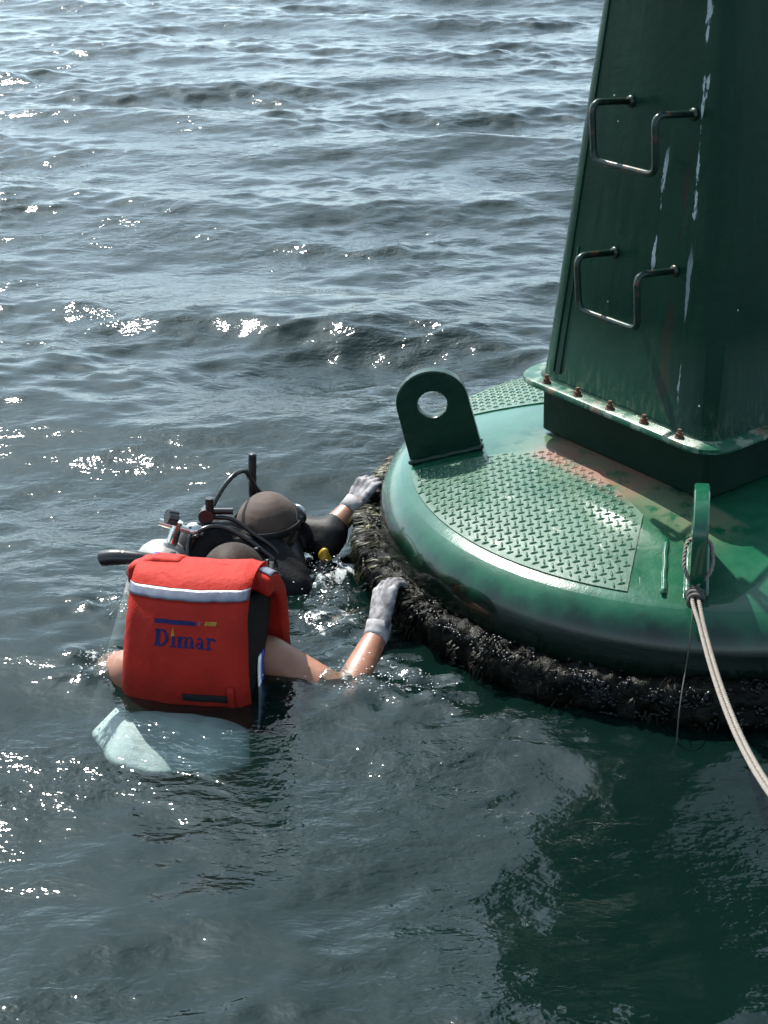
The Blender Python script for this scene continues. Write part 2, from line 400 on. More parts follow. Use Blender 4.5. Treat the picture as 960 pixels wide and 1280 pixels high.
def water_mat():
    m = bpy.data.materials.new('sea_water'); m.use_nodes = True
    t = m.node_tree; t.nodes.clear()
    out = N(t, 'ShaderNodeOutputMaterial')
    geo = N(t, 'ShaderNodeNewGeometry')
    tc = N(t, 'ShaderNodeTexCoord').outputs['Object']
    n1 = noise(t, 22, 3, .55, tc, (.75, 1.25, 1)); n2 = noise(t, 70, 2, .5, tc, (.8, 1.2, 1)); pt = noise(t, 1.3, 2, .5, tc)
    amp = mrange(t, pt.outputs[0], .35, .68, .35, 1.15)
    h = math_(t, 'MULTIPLY', math_(t, 'ADD', math_(t, 'MULTIPLY', n1.outputs[0], .0080), math_(t, 'MULTIPLY', n2.outputs[0], .0010)), amp)
    bp = N(t, 'ShaderNodeBump'); bp.inputs['Distance'].default_value = 1.0; bp.inputs['Strength'].default_value = 1.0
    t.links.new(h, bp.inputs['Height'])
    fr = N(t, 'ShaderNodeFresnel'); fr.inputs['IOR'].default_value = 1.333; t.links.new(bp.outputs[0], fr.inputs['Normal'])
    gl = N(t, 'ShaderNodeBsdfGlossy'); gl.distribution = 'BECKMANN'; gl.inputs['Roughness'].default_value = .13; gl.inputs['Color'].default_value = (1, 1, 1, 1); t.links.new(bp.outputs[0], gl.inputs['Normal'])
    tr = N(t, 'ShaderNodeBsdfTransparent'); tr.inputs['Color'].default_value = (.86, .93, .92, 1)
    df = N(t, 'ShaderNodeBsdfDiffuse'); df.inputs['Color'].default_value = (.008, .036, .028, 1)
    body = N(t, 'ShaderNodeMixShader'); body.inputs[0].default_value = .17
    t.links.new(tr.outputs[0], body.inputs[1]); t.links.new(df.outputs[0], body.inputs[2])
    mx = N(t, 'ShaderNodeMixShader'); t.links.new(fr.outputs[0], mx.inputs[0]); t.links.new(body.outputs[0], mx.inputs[1]); t.links.new(gl.outputs[0], mx.inputs[2])
    # foam where the water is churned by the swimmers
    at = N(t, 'ShaderNodeAttribute'); at.attribute_name = 'foam'
    fn = noise(t, 34, 6, .7, tc)
    ff = math_(t, 'MULTIPLY', mrange(t, math_(t, 'ADD', fn.outputs[0], math_(t, 'MULTIPLY', at.outputs['Fac'], .30)), .74, .90), mrange(t, at.outputs['Fac'], .02, .2))
    fo = N(t, 'ShaderNodeBsdfDiffuse'); fo.inputs['Color'].default_value = (.62, .66, .66, 1)
    m2 = N(t, 'ShaderNodeMixShader'); t.links.new(math_(t, 'MULTIPLY', ff, .6), m2.inputs[0]); t.links.new(mx.outputs[0], m2.inputs[1]); t.links.new(fo.outputs[0], m2.inputs[2])
    t.links.new(m2.outputs[0], out.inputs['Surface'])
    va = N(t, 'ShaderNodeVolumeAbsorption'); va.inputs['Color'].default_value = (.40, .54, .54, 1); va.inputs['Density'].default_value = 2.8
    t.links.new(va.outputs[0], out.inputs['Volume'])
    return m
M_water = water_mat()
M_bed = simple('sea_bed_mud', (.02, .025, .018), .9, 0, .3, 2)

# ------------------------------------------------------------------ sea
def build_sea():
    def grow(a, step, end, k=1.25):
        out = []; x = a; s = step
        while abs(x) < end:
            s *= k; x += s; out.append(x)
        return out
    xs = list(np.arange(-6.6, 6.6001, .024)); ys = [.6]
    while ys[-1] < 22: ys.append(ys[-1] + .011 + .0014 * (ys[-1] - .6))
    xs = [-v for v in grow(6.6, .024, 4000)][::-1] + xs + grow(6.6, .024, 4000)
    ys = [.6 - v for v in grow(0, .011, 4000)][::-1] + ys + grow(ys[-1], .04, 4000)
    xs = np.array(xs, np.float32); ys = np.array(ys, np.float32)
    nx, ny = len(xs), len(ys)
    dx = np.gradient(xs); dy = np.gradient(ys)
    X, Y = np.meshgrid(xs, ys); sp = np.maximum(*np.meshgrid(dx, dy)).astype(np.float32)
    rg = np.random.default_rng(21)
    Z = np.zeros_like(X); DX = np.zeros_like(X); DY = np.zeros_like(X)
    # patches where the wind ruffles the surface more or less
    def lump(sx, sy, seed):
        r = np.random.default_rng(seed); v = np.zeros_like(X)
        for _ in range(10):
            k = r.normal(0, 1, 2) * (2 * np.pi / sx, 2 * np.pi / sy); v += np.sin(k[0] * X + k[1] * Y + r.uniform(0, 6.28))
        return v / 3.2
    gust = np.clip(1.05 + .42 * lump(3.5, 2.2, 5), .6, 2.0).astype(np.float32)
    lee = np.clip((Y - 1.2) / 2.2, .62, 1).astype(np.float32)          # calmer in the lee of the boat
    NW = 170
    lam = np.exp(np.linspace(np.log(2.6), np.log(.055), NW)) * rg.uniform(.93, 1.07, NW)
    for i, L in enumerate(lam):
        k = 2 * np.pi / L
        spread = .42 if L > .6 else .62 if L > .2 else .85
        th = rg.normal(R(-96), spread)
        if L > .5: sl = .135 * math.exp(-((math.log(L / 1.0)) / .60) ** 2) + .08
        else: sl = .19 if L > .15 else .23
        a = sl / k * math.sqrt(2 / NW) * rg.uniform(.6, 1.4) * 1.0
        kx, ky = k * math.cos(th), k * math.sin(th)
        ph = (kx * X + ky * Y + rg.uniform(0, 6.28)).astype(np.float32)
        wgt = np.clip(L / (3 * sp) - .35, 0, 1)
        if L < .6: wgt = wgt * gust * lee
        else: wgt = wgt * (.55 + .45 * lee)
        s_, c_ = np.sin(ph), np.cos(ph)
        Z += a * wgt * c_
        q = .75 if L > .3 else .5
        DX -= q * a * wgt * math.cos(th) * s_; DY -= q * a * wgt * math.sin(th) * s_
    # churned water round the swimmers and along the fender
    foam = np.zeros_like(X)
    def splash(cx, cyy, rx, ry, amt):
        nonlocal foam
        foam = np.maximum(foam, amt * np.exp(-(((X - cx) / rx) ** 2 + ((Y - cyy) / ry) ** 2)))
    splash(-.15, 3.90, .16, .18, 1.0); splash(-.14, 3.63, .17, .14, .75); splash(-.1, 3.33, .20, .10, .7)
    splash(-.70, 3.38, .10, .10, .8); splash(-.74, 3.73, .13, .14, .55); splash(.05, 3.23, .2, .1, .5)
    rr = np.hypot(X - .877, Y - 4.003)
    foam = np.maximum(foam, .10 * np.exp(-((rr - 1.03) / .05) ** 2))
    r2 = np.random.default_rng(4)
    for _ in range(46):
        L = math.exp(r2.uniform(math.log(.04), math.log(.15))); th = r2.uniform(0, 6.28); k = 2 * np.pi / L
        Z += foam * (.0105 * L / .1) * .40 * np.cos(k * (math.cos(th) * X + math.sin(th) * Y) + r2.uniform(0, 6.28)) * (sp < .06)
    # quieter swell right at the bodies so that the waterline sits where it should
    calm = 1 - .55 * np.exp(-(((X + .43) / .55) ** 2 + ((Y - 3.48) / .75) ** 2))
    Z *= calm
    co = np.stack([X + DX, Y + DY, Z], -1).reshape(-1, 3).astype(np.float32)
    idx = np.arange(nx * ny, dtype=np.int32).reshape(ny, nx)
    q = np.stack([idx[:-1, :-1], idx[:-1, 1:], idx[1:, 1:], idx[1:, :-1]], -1).reshape(-1, 4)
    me = bpy.data.meshes.new('water')
    me.vertices.add(len(co)); me.vertices.foreach_set('co', co.ravel())
    me.loops.add(q.size); me.loops.foreach_set('vertex_index', q.ravel())
    me.polygons.add(len(q)); me.polygons.foreach_set('loop_start', np.arange(0, q.size, 4, dtype=np.int32))
    me.polygons.foreach_set('use_smooth', np.ones(len(q), bool))
    me.update(calc_edges=True)
    a = me.attributes.new('foam', 'FLOAT', 'POINT'); a.data.foreach_set('value', foam.ravel().astype(np.float32))
    o = obj('water', me, M_water); tag(o, 'choppy grey green sea water around the buoy and the swimmers', None, None, 'structure')
    b = mesh('sea_bed', [(-4200, -4200, -7), (4200, -4200, -7), (4200, 4200, -7), (-4200, 4200, -7)], [(0, 1, 2, 3)], M_bed)
    tag(b, 'dark muddy sea bed under the water', None, None, 'structure')
build_sea()

# ------------------------------------------------------------------ buoy
buoy = empty('navigation_buoy', (.8771, 4.0028, 0), (0, 0, 0))
Mt = Matrix.Rotation(.0162, 3, 'X') @ Matrix.Rotation(-.0279, 3, 'Y')
buoy.rotation_euler = Mt.to_euler()
tag(buoy, 'large green steel navigation buoy with tapered tower floating at the right', 'buoy')
def zdeck(r): return .378 - .272 * max(0, r - .25) ** 2
prof = [(.0, .378), (.2, .378), (.28, zdeck(.28))] + [(r_, zdeck(r_)) for r_ in (.35, .42, .5, .56, .62, .68, .74, .80)]
sh = [(.80 + .12 * (math.sin(R(a)) - math.sin(R(17))), zdeck(.80) - .12 * (math.cos(R(17)) - math.cos(R(a)))) for a in range(17, 90, 6)]
deck = lathe('deck', prof + sh[1:3], M_deck, buoy)
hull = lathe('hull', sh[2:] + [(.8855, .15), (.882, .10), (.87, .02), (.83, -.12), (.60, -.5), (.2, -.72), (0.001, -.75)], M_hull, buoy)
# rubber fender belt, lumpy with growth
from mathutils import noise as mnoise
def belt():
    V, F = [], []; n = 760; m = 26
    for i in range(n):
        a = 2 * math.pi * i / n
        for k in range(m):
            b = 2 * math.pi * k / m
            cx_, cz = math.cos(b), math.sin(b)
            ex = .036 * math.copysign(abs(cx_) ** .6, cx_); ez = .052 * math.copysign(abs(cz) ** .62, cz)
            r0 = .906 + ex; z0 = .088 + ez - .25 * max(0, ex) * (cz > 0)
            p = Vector((r0 * math.cos(a), r0 * math.sin(a), z0))
            l = .013 * mnoise.noise(p * 22) + .014 * mnoise.noise(p * 48) + .010 * abs(mnoise.noise(p * 100)) + .010 * mnoise.noise(p * 8)
            nr = Vector((cx_ * math.cos(a), cx_ * math.sin(a), cz))
            V.append(p + nr * l)
    for i in range(n):
        j = (i + 1) % n
        for k in range(m):
            k2 = (k + 1) % m
            F.append((i * m + k, j * m + k, j * m + k2, i * m + k2))
    return mesh('fender_belt', V, F, M_algae, buoy)
fb = belt()
def weeds(name, clumps, per, a0, a1, lmin, lmax, mt, seed, top=.5):
    """limp wet weed in clumps: each strand starts on the belt and hangs over it"""
    r_ = random.Random(seed); V, F = [], []
    for _ in range(clumps):
        ac = R(r_.uniform(a0, a1)); on_top = r_.random() < top; zc = r_.uniform(.06, .12); rc = r_.uniform(.895, .932); dc = r_.gauss(0, .6); Lc = r_.uniform(lmin, lmax)
        for _ in range(int(per * r_.uniform(.4, 1.6))):
            a = ac + r_.gauss(0, .014); L = Lc * r_.uniform(.5, 1.2); wd = r_.uniform(.0010, .0034)
            if on_top: r0 = rc + r_.gauss(0, .012); z0 = .142
            else: r0 = .948; z0 = zc + r_.gauss(0, .012)
            d = a + dc + r_.gauss(0, .3)
            p = Vector((r0 * math.cos(a), r0 * math.sin(a), z0)); v = Vector((math.cos(d), math.sin(d), r_.uniform(-.3, .15))).normalized()
            s = Vector((-math.sin(d), math.cos(d), 0)) * wd
            b = len(V); K = 5
            for k in range(K + 1):
                ww = (1 - k / K * .75)
                V.append(p + s * ww); V.append(p - s * ww + Vector((0, 0, .001)))
                rho = math.hypot(p.x, p.y)
                if rho > .932: v = (v + Vector((0, 0, -.8))).normalized()
                p = p + v * L / K
                p.x += r_.gauss(0, .0016); p.y += r_.gauss(0, .0016)
                rho = math.hypot(p.x, p.y)
                if p.z < .148 and rho < .956:                 # lie on the belt instead of sinking into it
                    if rho < .932: p.z = .146 + r_.uniform(0, .006)
                    else:
                        q = (.956 + r_.uniform(0, .004)) / rho; p.x *= q; p.y *= q
            for k in range(K): F.append((b + 2 * k, b + 2 * k + 1, b + 2 * k + 3, b + 2 * k + 2))
    o = mesh(name, V, F, mt, fb); o['kind'] = 'stuff'; return o
weeds('seaweed', 34, 12, 152, 208, .02, .075, M_weed, 1, .5)
weeds('seaweed', 46, 14, 150, 218, .03, .08, M_weed_dark, 11, .7)
weeds('seaweed', 45, 8, 200, 300, .015, .04, M_weed_dark, 2, .6)

def shells(name, count, a0, a1, smin, smax, mt, seed, tall):
    r_ = random.Random(seed); V, F = [], []
    hubs = [(R(r_.uniform(a0, a1)), r_.uniform(-.9, 1.7)) for _ in range(max(8, count // 16))]
    for _ in range(count):
        ha, hb = r_.choice(hubs); a = ha + r_.gauss(0, .022); b = hb + r_.gauss(0, .28)
        cx_, cz = math.cos(b), math.sin(b)
        ex = .038 * math.copysign(abs(cx_) ** .6, cx_); ez = .054 * math.copysign(abs(cz) ** .62, cz)
        p = Vector(((.906 + ex) * math.cos(a), (.906 + ex) * math.sin(a), .088 + ez - .25 * max(0, ex) * (cz > 0)))
        nr = Vector((cx_ * math.cos(a), cx_ * math.sin(a), cz)).normalized()
        t1 = Vector((-math.sin(a), math.cos(a), 0)); q = Quaternion(nr, r_.uniform(0, 6.28)); t1 = q @ t1; t2 = nr.cross(t1)
        s_ = r_.uniform(smin, smax); base = len(V)
        nr = (nr + t1 * r_.gauss(0, .4) + t2 * r_.gauss(0, .4)).normalized()
        for h, w1, w2 in ((-.3, .8, .45), (.25, 1.0, .55), (.7 * tall, .75, .42)):
            for k in range(6):
                g = 2 * math.pi * k / 6; V.append(p + t1 * (s_ * w1 * math.cos(g)) + t2 * (s_ * w2 * math.sin(g)) + nr * (s_ * h))
        V.append(p + nr * s_ * .95 * tall)
        for lv in (0, 6):
            for k in range(6): F.append((base + lv + k, base + lv + (k + 1) % 6, base + lv + 6 + (k + 1) % 6, base + lv + 6 + k))
        for k in range(6): F.append((base + 12 + k, base + 12 + (k + 1) % 6, base + 18))
    o = mesh(name, V, F, mt, fb); o['kind'] = 'stuff'; return o
M_mussel = simple('mussel_shell', (.004, .0042, .005), .25, 0, .6, 60, 0, .2)
M_barn = simple('barnacle_shell', (.055, .053, .045), .8, 0, .5, 80, .001)
shells('mussels', 1700, 150, 305, .004, .0095, M_mussel, 31, .9)
shells('barnacles', 140, 150, 305, .003, .006, M_barn, 32, .9)

def rot2(p, a): return (p[0] * math.cos(a) - p[1] * math.sin(a), p[0] * math.sin(a) + p[1] * math.cos(a))
# tread plates: a plate that follows the deck and raised lugs on it
def inside(poly, x, y):
    c = False; j = len(poly) - 1
    for i in range(len(poly)):
        xi, yi = poly[i]; xj, yj = poly[j]
        if (yi > y) != (yj > y) and x < (xj - xi) * (y - yi) / (yj - yi) + xi: c = not c
        j = i
    return c
def clearance(poly, x, y):
    d = 9
    for i in range(len(poly)):
        ax, ay = poly[i]; bx, by = poly[(i + 1) % len(poly)]
        L2 = (bx - ax) ** 2 + (by - ay) ** 2; t = max(0, min(1, ((x - ax) * (bx - ax) + (y - ay) * (by - ay)) / max(L2, 1e-9)))
        d = min(d, math.hypot(x - ax - t * (bx - ax), y - ay - t * (by - ay)))
    return d
def tread(poly, turn):
    TH = .0035
    bm = bmesh.new()
    vs = [bm.verts.new((x, y, 0)) for x, y in poly]; f = bm.faces.new(vs)
    bmesh.ops.triangulate(bm, faces=[f])
    bmesh.ops.subdivide_edges(bm, edges=bm.edges, cuts=5, use_grid_fill=True)
    for v in bm.verts: v.co.z = zdeck(math.hypot(v.co.x, v.co.y)) + TH
    top = list(bm.faces); r = bmesh.ops.extrude_face_region(bm, geom=top)
    for e in r['geom']:
        if isinstance(e, bmesh.types.BMVert): e.co.z -= TH + .004
    pl = from_bm('tread_plate', bm, M_tread, buoy); sharp(pl, 40)
    V, F = [], []; g = .0192
    a = turn; r_ = random.Random(5)
    for i in range(-60, 61):
        for j in range(-60, 61):
            x, y = rot2((i * g, j * g), a)
            if not inside(poly, x, y) or clearance(poly, x, y) < .008: continue
            ang = a + (0 if (i + j) % 2 else math.pi / 2)
            zz = zdeck(math.hypot(x, y)) + TH; b = len(V); Lh, Wh, Hh = .0122, .0038, .0034 * r_.uniform(.8, 1.1)
            for (ux, uy, uz) in ((-1, 0, 0), (-.6, -.8, 0), (.6, -.8, 0), (1, 0, 0), (.6, .8, 0), (-.6, .8, 0), (-.62, 0, .8), (-.4, -.38, 1), (.4, -.38, 1), (.62, 0, .8), (.4, .38, 1), (-.4, .38, 1)):
                px, py = rot2((ux * Lh, uy * Wh), ang); V.append((x + px, y + py, zz + uz * Hh - (.0006 if uz == 0 else 0)))
            for k in range(6): F.append((b + k, b + (k + 1) % 6, b + 6 + (k + 1) % 6, b + 6 + k))
            F.append(tuple(b + 6 + k for k in range(6)))
    lg = mesh('tread_lugs', V, F, M_tread, pl, smooth=True); lg['kind'] = 'stuff'
def arc(r, a0, a1, n=22): return [(r * math.cos(R(a0 + (a1 - a0) * i / n)), r * math.sin(R(a0 + (a1 - a0) * i / n))) for i in range(n + 1)]
tread([(-.305, -.235), (-.413, -.058)] + arc(.7955, 181.8, 248.0) + [(-.222, -.46)], 0)
T2 = [(-.40, .30), (-.25, .40), (-.235, .70)] + arc(.7955, 108.5, 157.8)[1:]
tread(T2, 0)
tread([rot2(p, R(82)) for p in T2], 0)
# plinth, inset foot, flange, tower (all turned by YAW about the axis)
def ring(wd, r, z): return [(*rot2(p, YAW), z) for p in rsq(wd, r)]
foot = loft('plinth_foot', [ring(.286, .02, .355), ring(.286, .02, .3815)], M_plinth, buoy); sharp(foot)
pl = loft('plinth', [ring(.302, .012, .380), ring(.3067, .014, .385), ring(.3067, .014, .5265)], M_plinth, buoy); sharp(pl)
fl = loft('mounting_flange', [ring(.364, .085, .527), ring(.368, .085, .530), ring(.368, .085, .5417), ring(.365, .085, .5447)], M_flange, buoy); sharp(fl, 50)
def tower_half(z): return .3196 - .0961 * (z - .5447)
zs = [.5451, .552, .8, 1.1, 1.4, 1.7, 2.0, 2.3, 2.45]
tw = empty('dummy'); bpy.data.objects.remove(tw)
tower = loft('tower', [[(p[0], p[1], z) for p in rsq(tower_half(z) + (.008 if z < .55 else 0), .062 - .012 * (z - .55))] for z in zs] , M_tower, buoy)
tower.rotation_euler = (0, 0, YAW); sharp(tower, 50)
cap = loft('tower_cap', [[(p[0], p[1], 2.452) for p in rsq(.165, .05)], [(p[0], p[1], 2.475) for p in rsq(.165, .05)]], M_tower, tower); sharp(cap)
# welded seams along the far edge of the ladder face
def seam(y0, z0, z1):
    pts = []
    for k in range(9):
        z = z0 + (z1 - z0) * k / 8; h = tower_half(z); pts.append((-h - .0004, y0 * h, z))
    tube('weld_seam', pts, .0028, M_tower, tower, 6)
seam(.70, .57, .92); seam(.78, .57, 2.3)
# bolts
bolt_me = None
def bolt(face, t):
    global bolt_me
    p = rot2((-.3446, t), YAW + face)
    if bolt_me is None:
        bm = bmesh.new()
        bmesh.ops.create_cone(bm, cap_ends=True, segments=12, radius1=.0125, radius2=.0125, depth=.003, matrix=Matrix.Translation((0, 0, .0015)))
        bmesh.ops.create_cone(bm, cap_ends=True, segments=6, radius1=.0098, radius2=.0094, depth=.009, matrix=Matrix.Translation((0, 0, .0075)))
        bmesh.ops.create_cone(bm, cap_ends=True, segments=10, radius1=.0058, radius2=.005, depth=.010, matrix=Matrix.Translation((0, 0, .017)))
        o = from_bm('bolt', bm, M_rust, fl, False); bolt_me = o.data
    else: o = obj('bolt', bolt_me, None, fl, False)
    o.location = (*p, .5447); o.rotation_euler = (0, 0, random.uniform(0, 3))
for fc in (0,):
    for k in range(5): bolt(fc, .246 - k * .123)
# ladder rungs: two ends welded to the face, arms out, dropped step
def rung(z, nm='ladder_rung'):
    h = tower_half(z); x0 = -h + .004; y1, y2 = .066, -.143; D = .135; dz = .125
    xo = x0 - D; pts = [(x0, y1, z), (x0 - D * .4, y1, z - .002)]
    def bend(c, a, b, n=5):
        c, a, b = Vector(c), Vector(a), Vector(b); rr = .028
        p = c + (a - c).normalized() * rr; q = c + (b - c).normalized() * rr
        return [((1 - t) ** 2) * p + 2 * t * (1 - t) * c + t * t * q for t in [i / (n - 1) for i in range(n)]]
    A, B, Cc, D_, E_, F_ = (x0, y1, z), (xo, y1, z + .016), (xo + .012, y1, z - dz), (xo + .012, y2, z - dz), (xo, y2, z + .016), (x0, y2, z)
    pts = [A] + bend(B, A, Cc) + bend(Cc, B, D_) + bend(D_, Cc, E_) + bend(E_, D_, F_) + [F_]
    o = tube(nm, pts, .0082, M_rung, tower, 10)
    for yy in (y1, y2):
        bm = bmesh.new(); bmesh.ops.create_uvsphere(bm, u_segments=10, v_segments=7, radius=.0155, matrix=Matrix.Translation((x0 - .006, yy, z)) @ Matrix.Diagonal((.7, 1, 1, 1)))
        from_bm('rung_weld', bm, M_rung, tower)
rung(1.306); rung(.934)
rung(1.70); rung(2.08)
# lifting eyes
def eye(az, lean=R(7), r0=.708, size=1.0, pad=False, mt=None):
    mt = mt or M_eye_shaded
    """radial plate with a round head and hole, square to the sloping deck"""
    W, Hc, RH, T = .099, .178, .041, .0175
    out = []
    for k in range(17):
        a = R(180) * k / 16; out.append((W * math.cos(a) , Hc + W * .97 * math.sin(a)))
    out = [(W * 1.03, -.02)] + out + [(-W * 1.03, -.02)]
    n = 24
    bm = bmesh.new()
    def lay(y, ins):
        o_ = []
        for x, z in out:
            cx_, cz = 0, .12
            s = 1 - ins; o_.append(bm.verts.new((cx_ + (x - cx_) * s, y, cz + (z - cz) * s if z > 0 else z)))
        h_ = [bm.verts.new(((RH + ins * .06) * math.cos(2 * math.pi * k / n), y, Hc - .008 + (RH + ins * .06) * math.sin(2 * math.pi * k / n))) for k in range(n)]
        return o_, h_
    L = [lay(-T, .028), lay(-T + .003, .0), lay(T - .003, .0), lay(T, .028)]
    for a, b in zip(L[:-1], L[1:]):
        for idx in (0, 1):
            m = len(a[idx])
            for k in range(m): bm.faces.new((a[idx][k], a[idx][(k + 1) % m], b[idx][(k + 1) % m], b[idx][k]))
    for side in (0, 3):
        o_, h_ = L[side]
        ed = []
        for lst in (o_, h_):
            for k in range(len(lst)):
                e = bm.edges.get((lst[k], lst[(k + 1) % len(lst)]));  ed.append(e)
        bmesh.ops.triangle_fill(bm, edges=ed, use_beauty=True)
    o = from_bm('lifting_eye', bm, mt, buoy); sharp(o, 30)
    c_, s_ = math.cos(az), math.sin(az)
    o.matrix_local = Matrix.Translation((r0 * c_, r0 * s_, zdeck(r0))) @ Matrix.Rotation(az, 4, 'Z') @ Matrix.Rotation(lean, 4, 'Y') @ Matrix.Diagonal((1, 1, size, 1))
    # fillet weld and the doubler pad it stands on
    for sgn in (-1, 1):
        V, F = [], []
        pts = [(-W * 1.02, sgn * (T + .002), .004)] + [(-W + 2 * W * k / 10, sgn * (T + .003), .005 + .0015 * math.sin(k * 2.1)) for k in range(11)] + [(W * 1.02, sgn * (T + .002), .004)]
        tube_into(V, F, pts, .009, 8)
        mesh('weld_bead', V, F, mt, o)
    if not pad: return o
    bm = bmesh.new()
    Lx, Ly = .110, .074
    rs = []
    for z, ins in ((-.012, 0), (.004, 0), (.0075, .006)):
        rs.append([bm.verts.new((sx * (Lx - ins), sy * (Ly - ins), z)) for sx, sy in ((1, 1), (-1, 1), (-1, -1), (1, -1))])
    for a, b in zip(rs[:-1], rs[1:]):
        for k in range(4): bm.faces.new((a[k], a[(k + 1) % 4], b[(k + 1) % 4], b[k]))
    bm.faces.new(rs[-1])
    bm.free()
    for sgn in (-1,):
        tube('weld_bead', [(-Lx + .01 + (2 * Lx - .02) * k / 10, sgn * (Ly + .001) + .0012 * math.sin(k * 1.7), .003) for k in range(11)], .0062, M_eye_lit, o, 8)
    return o
eye(R(177), R(13.5), .695, .93); e2 = eye(R(-100.5), R(13), .69, .82, True, M_eye_lit)

# ------------------------------------------------------------------ mooring rope on the near eye
rope = empty('mooring_rope', (0, 0, 0))
tag(rope, 'pale doubled mooring rope tied to the near lifting eye, running down right', 'rope')
bpy.context.view_layer.update()
Me = buoy.matrix_basis @ e2.matrix_local
def ep(x, y, z): return Me @ Vector((x, y, z))
knot = ep(.118, -.004, .028)
hole_a = ep(.0, -.024, .150); hole_b = ep(.0, .024, .150)
end = Vector((.56, 1.3, .96))
def laid(name, pts, r, mt, parent, pitch=.030):
    """three plies twisted round the path"""
    V, F = [], []
    t0 = (pts[1] - pts[0]).normalized(); nrm = t0.cross(Vector((0, 0, 1))).normalized(); pt = t0
    fr = []; L = 0
    for i, p in enumerate(pts):
        t = (pts[min(i + 1, len(pts) - 1)] - pts[max(i - 1, 0)]).normalized()
        nrm = pt.rotation_difference(t) @ nrm; nrm = (nrm - t * nrm.dot(t)).normalized(); pt = t
        if i: L += (p - pts[i - 1]).length
        fr.append((p, nrm.copy(), t.cross(nrm), L))
    # resample evenly so that the twist is even
    n = int(L / .0042); path = []; k = 0
    for i in range(n):
        d = L * i / (n - 1)
        while k < len(fr) - 2 and fr[k + 1][3] < d: k += 1
        a, b = fr[k], fr[k + 1]; u = (d - a[3]) / max(b[3] - a[3], 1e-9)
        path.append((a[0].lerp(b[0], u), a[1].lerp(b[1], u).normalized(), a[2].lerp(b[2], u).normalized(), d))
    for ply in range(3):
        pp = []
        for p, n_, b_, d in path:
            a = 2 * math.pi * (d / pitch + ply / 3)
            pp.append(p + (n_ * math.cos(a) + b_ * math.sin(a)) * r * .52)
        tube_into(V, F, pp, r * .56, 6)
    return mesh(name, V, F, mt, parent)
def strand(off, first, sgn):
    ctrl = []
    for k in range(13):
        t = k / 12
        p = knot.lerp(end, t); p.z -= .22 * 4 * t * (1 - t) * .75
        ctrl.append(p + Vector((off, 0, 0)))
    start = [ep(.02, sgn * .004, .134), ep(.035, sgn * .027, .128), ep(.085, sgn * .030, .085)]
    return laid('rope_strand', spline(start + ctrl, 30), .0049, M_rope, rope)
strand(-.0048, hole_a, 1); strand(.0048, hole_b, -1)
V, F = [], []
for q, (dy, tilt) in enumerate(((0, .1), (.012, -.15), (.024, .2))):
    pts = []
    for k in range(17):
        a = 2 * math.pi * k / 16
        pts.append(knot + Vector((.017 * math.cos(a), -dy * .8 - .004 * math.sin(a * 2), .015 * math.sin(a) - dy * .3 + tilt * .01 * math.cos(a))))
    tube_into(V, F, pts, .006, 7)
mesh('knot', V, F, M_cord, rope)
def bl(r, a, z): return buoy.matrix_basis @ Vector((r * math.cos(R(a)), r * math.sin(R(a)), z))
tube('loose_cord', spline([knot + Vector((-.006, 0, -.01)), bl(.862, -101, .290), bl(.900, -101.2, .225), bl(.906, -101.5, .17), bl(.96, -101.8, .145), bl(1.0, -102, .09), bl(1.005, -102, -.02), bl(1.01, -102, -.2)], 6), .0016, M_cord, rope, 6)

# ------------------------------------------------------------------ hands
def hand_shapes(wrist, knuckle, back, curl=(35, 50, 35), side=1, s=1.0, th=.0092, spread=.0):
    """capsules of a gloved hand: wrist -> knuckle gives the palm, 'back' the way the back of the hand faces"""
    wv, kv = Vector(wrist), Vector(knuckle); Yd = (kv - wv).normalized(); Z = Vector(back); Z = (Z - Yd * Z.dot(Yd)).normalized(); X = Yd.cross(Z) * side
    out = []
    L = (kv - wv).length
    offs = (-.031, -.0105, .0105, .031); lens = (.072, .080, .074, .058)
    for o_, ln in zip(offs, lens):
        k = kv + X * o_ * s - Yd * abs(o_) * .18
        out.append((wv + X * o_ * .55 * s, .0175 * s, k, .0135 * s))
        p = k; d = Yd.copy(); ax = X * side
        for seg, (fr, cu) in enumerate(zip((.46, .31, .23), curl)):
            d = Quaternion(ax, R(-cu)) @ d
            q = p + d * ln * fr * s + X * o_ * spread
            out.append((p, th * s * (1.08 - .08 * seg), q, th * s * (1 - .1 * seg))); p = q
    # thumb leaves the side of the palm near its base
    b = wv + Yd * L * .25 - X * .022 * s; m = wv + Yd * L * .62 - X * .048 * s - Z * .018; e = wv + Yd * L * 1.02 - X * .045 * s - Z * .042
    out += [(b, .016 * s, m, .0125 * s), (m, .012 * s, e, .0105 * s)]
    return out

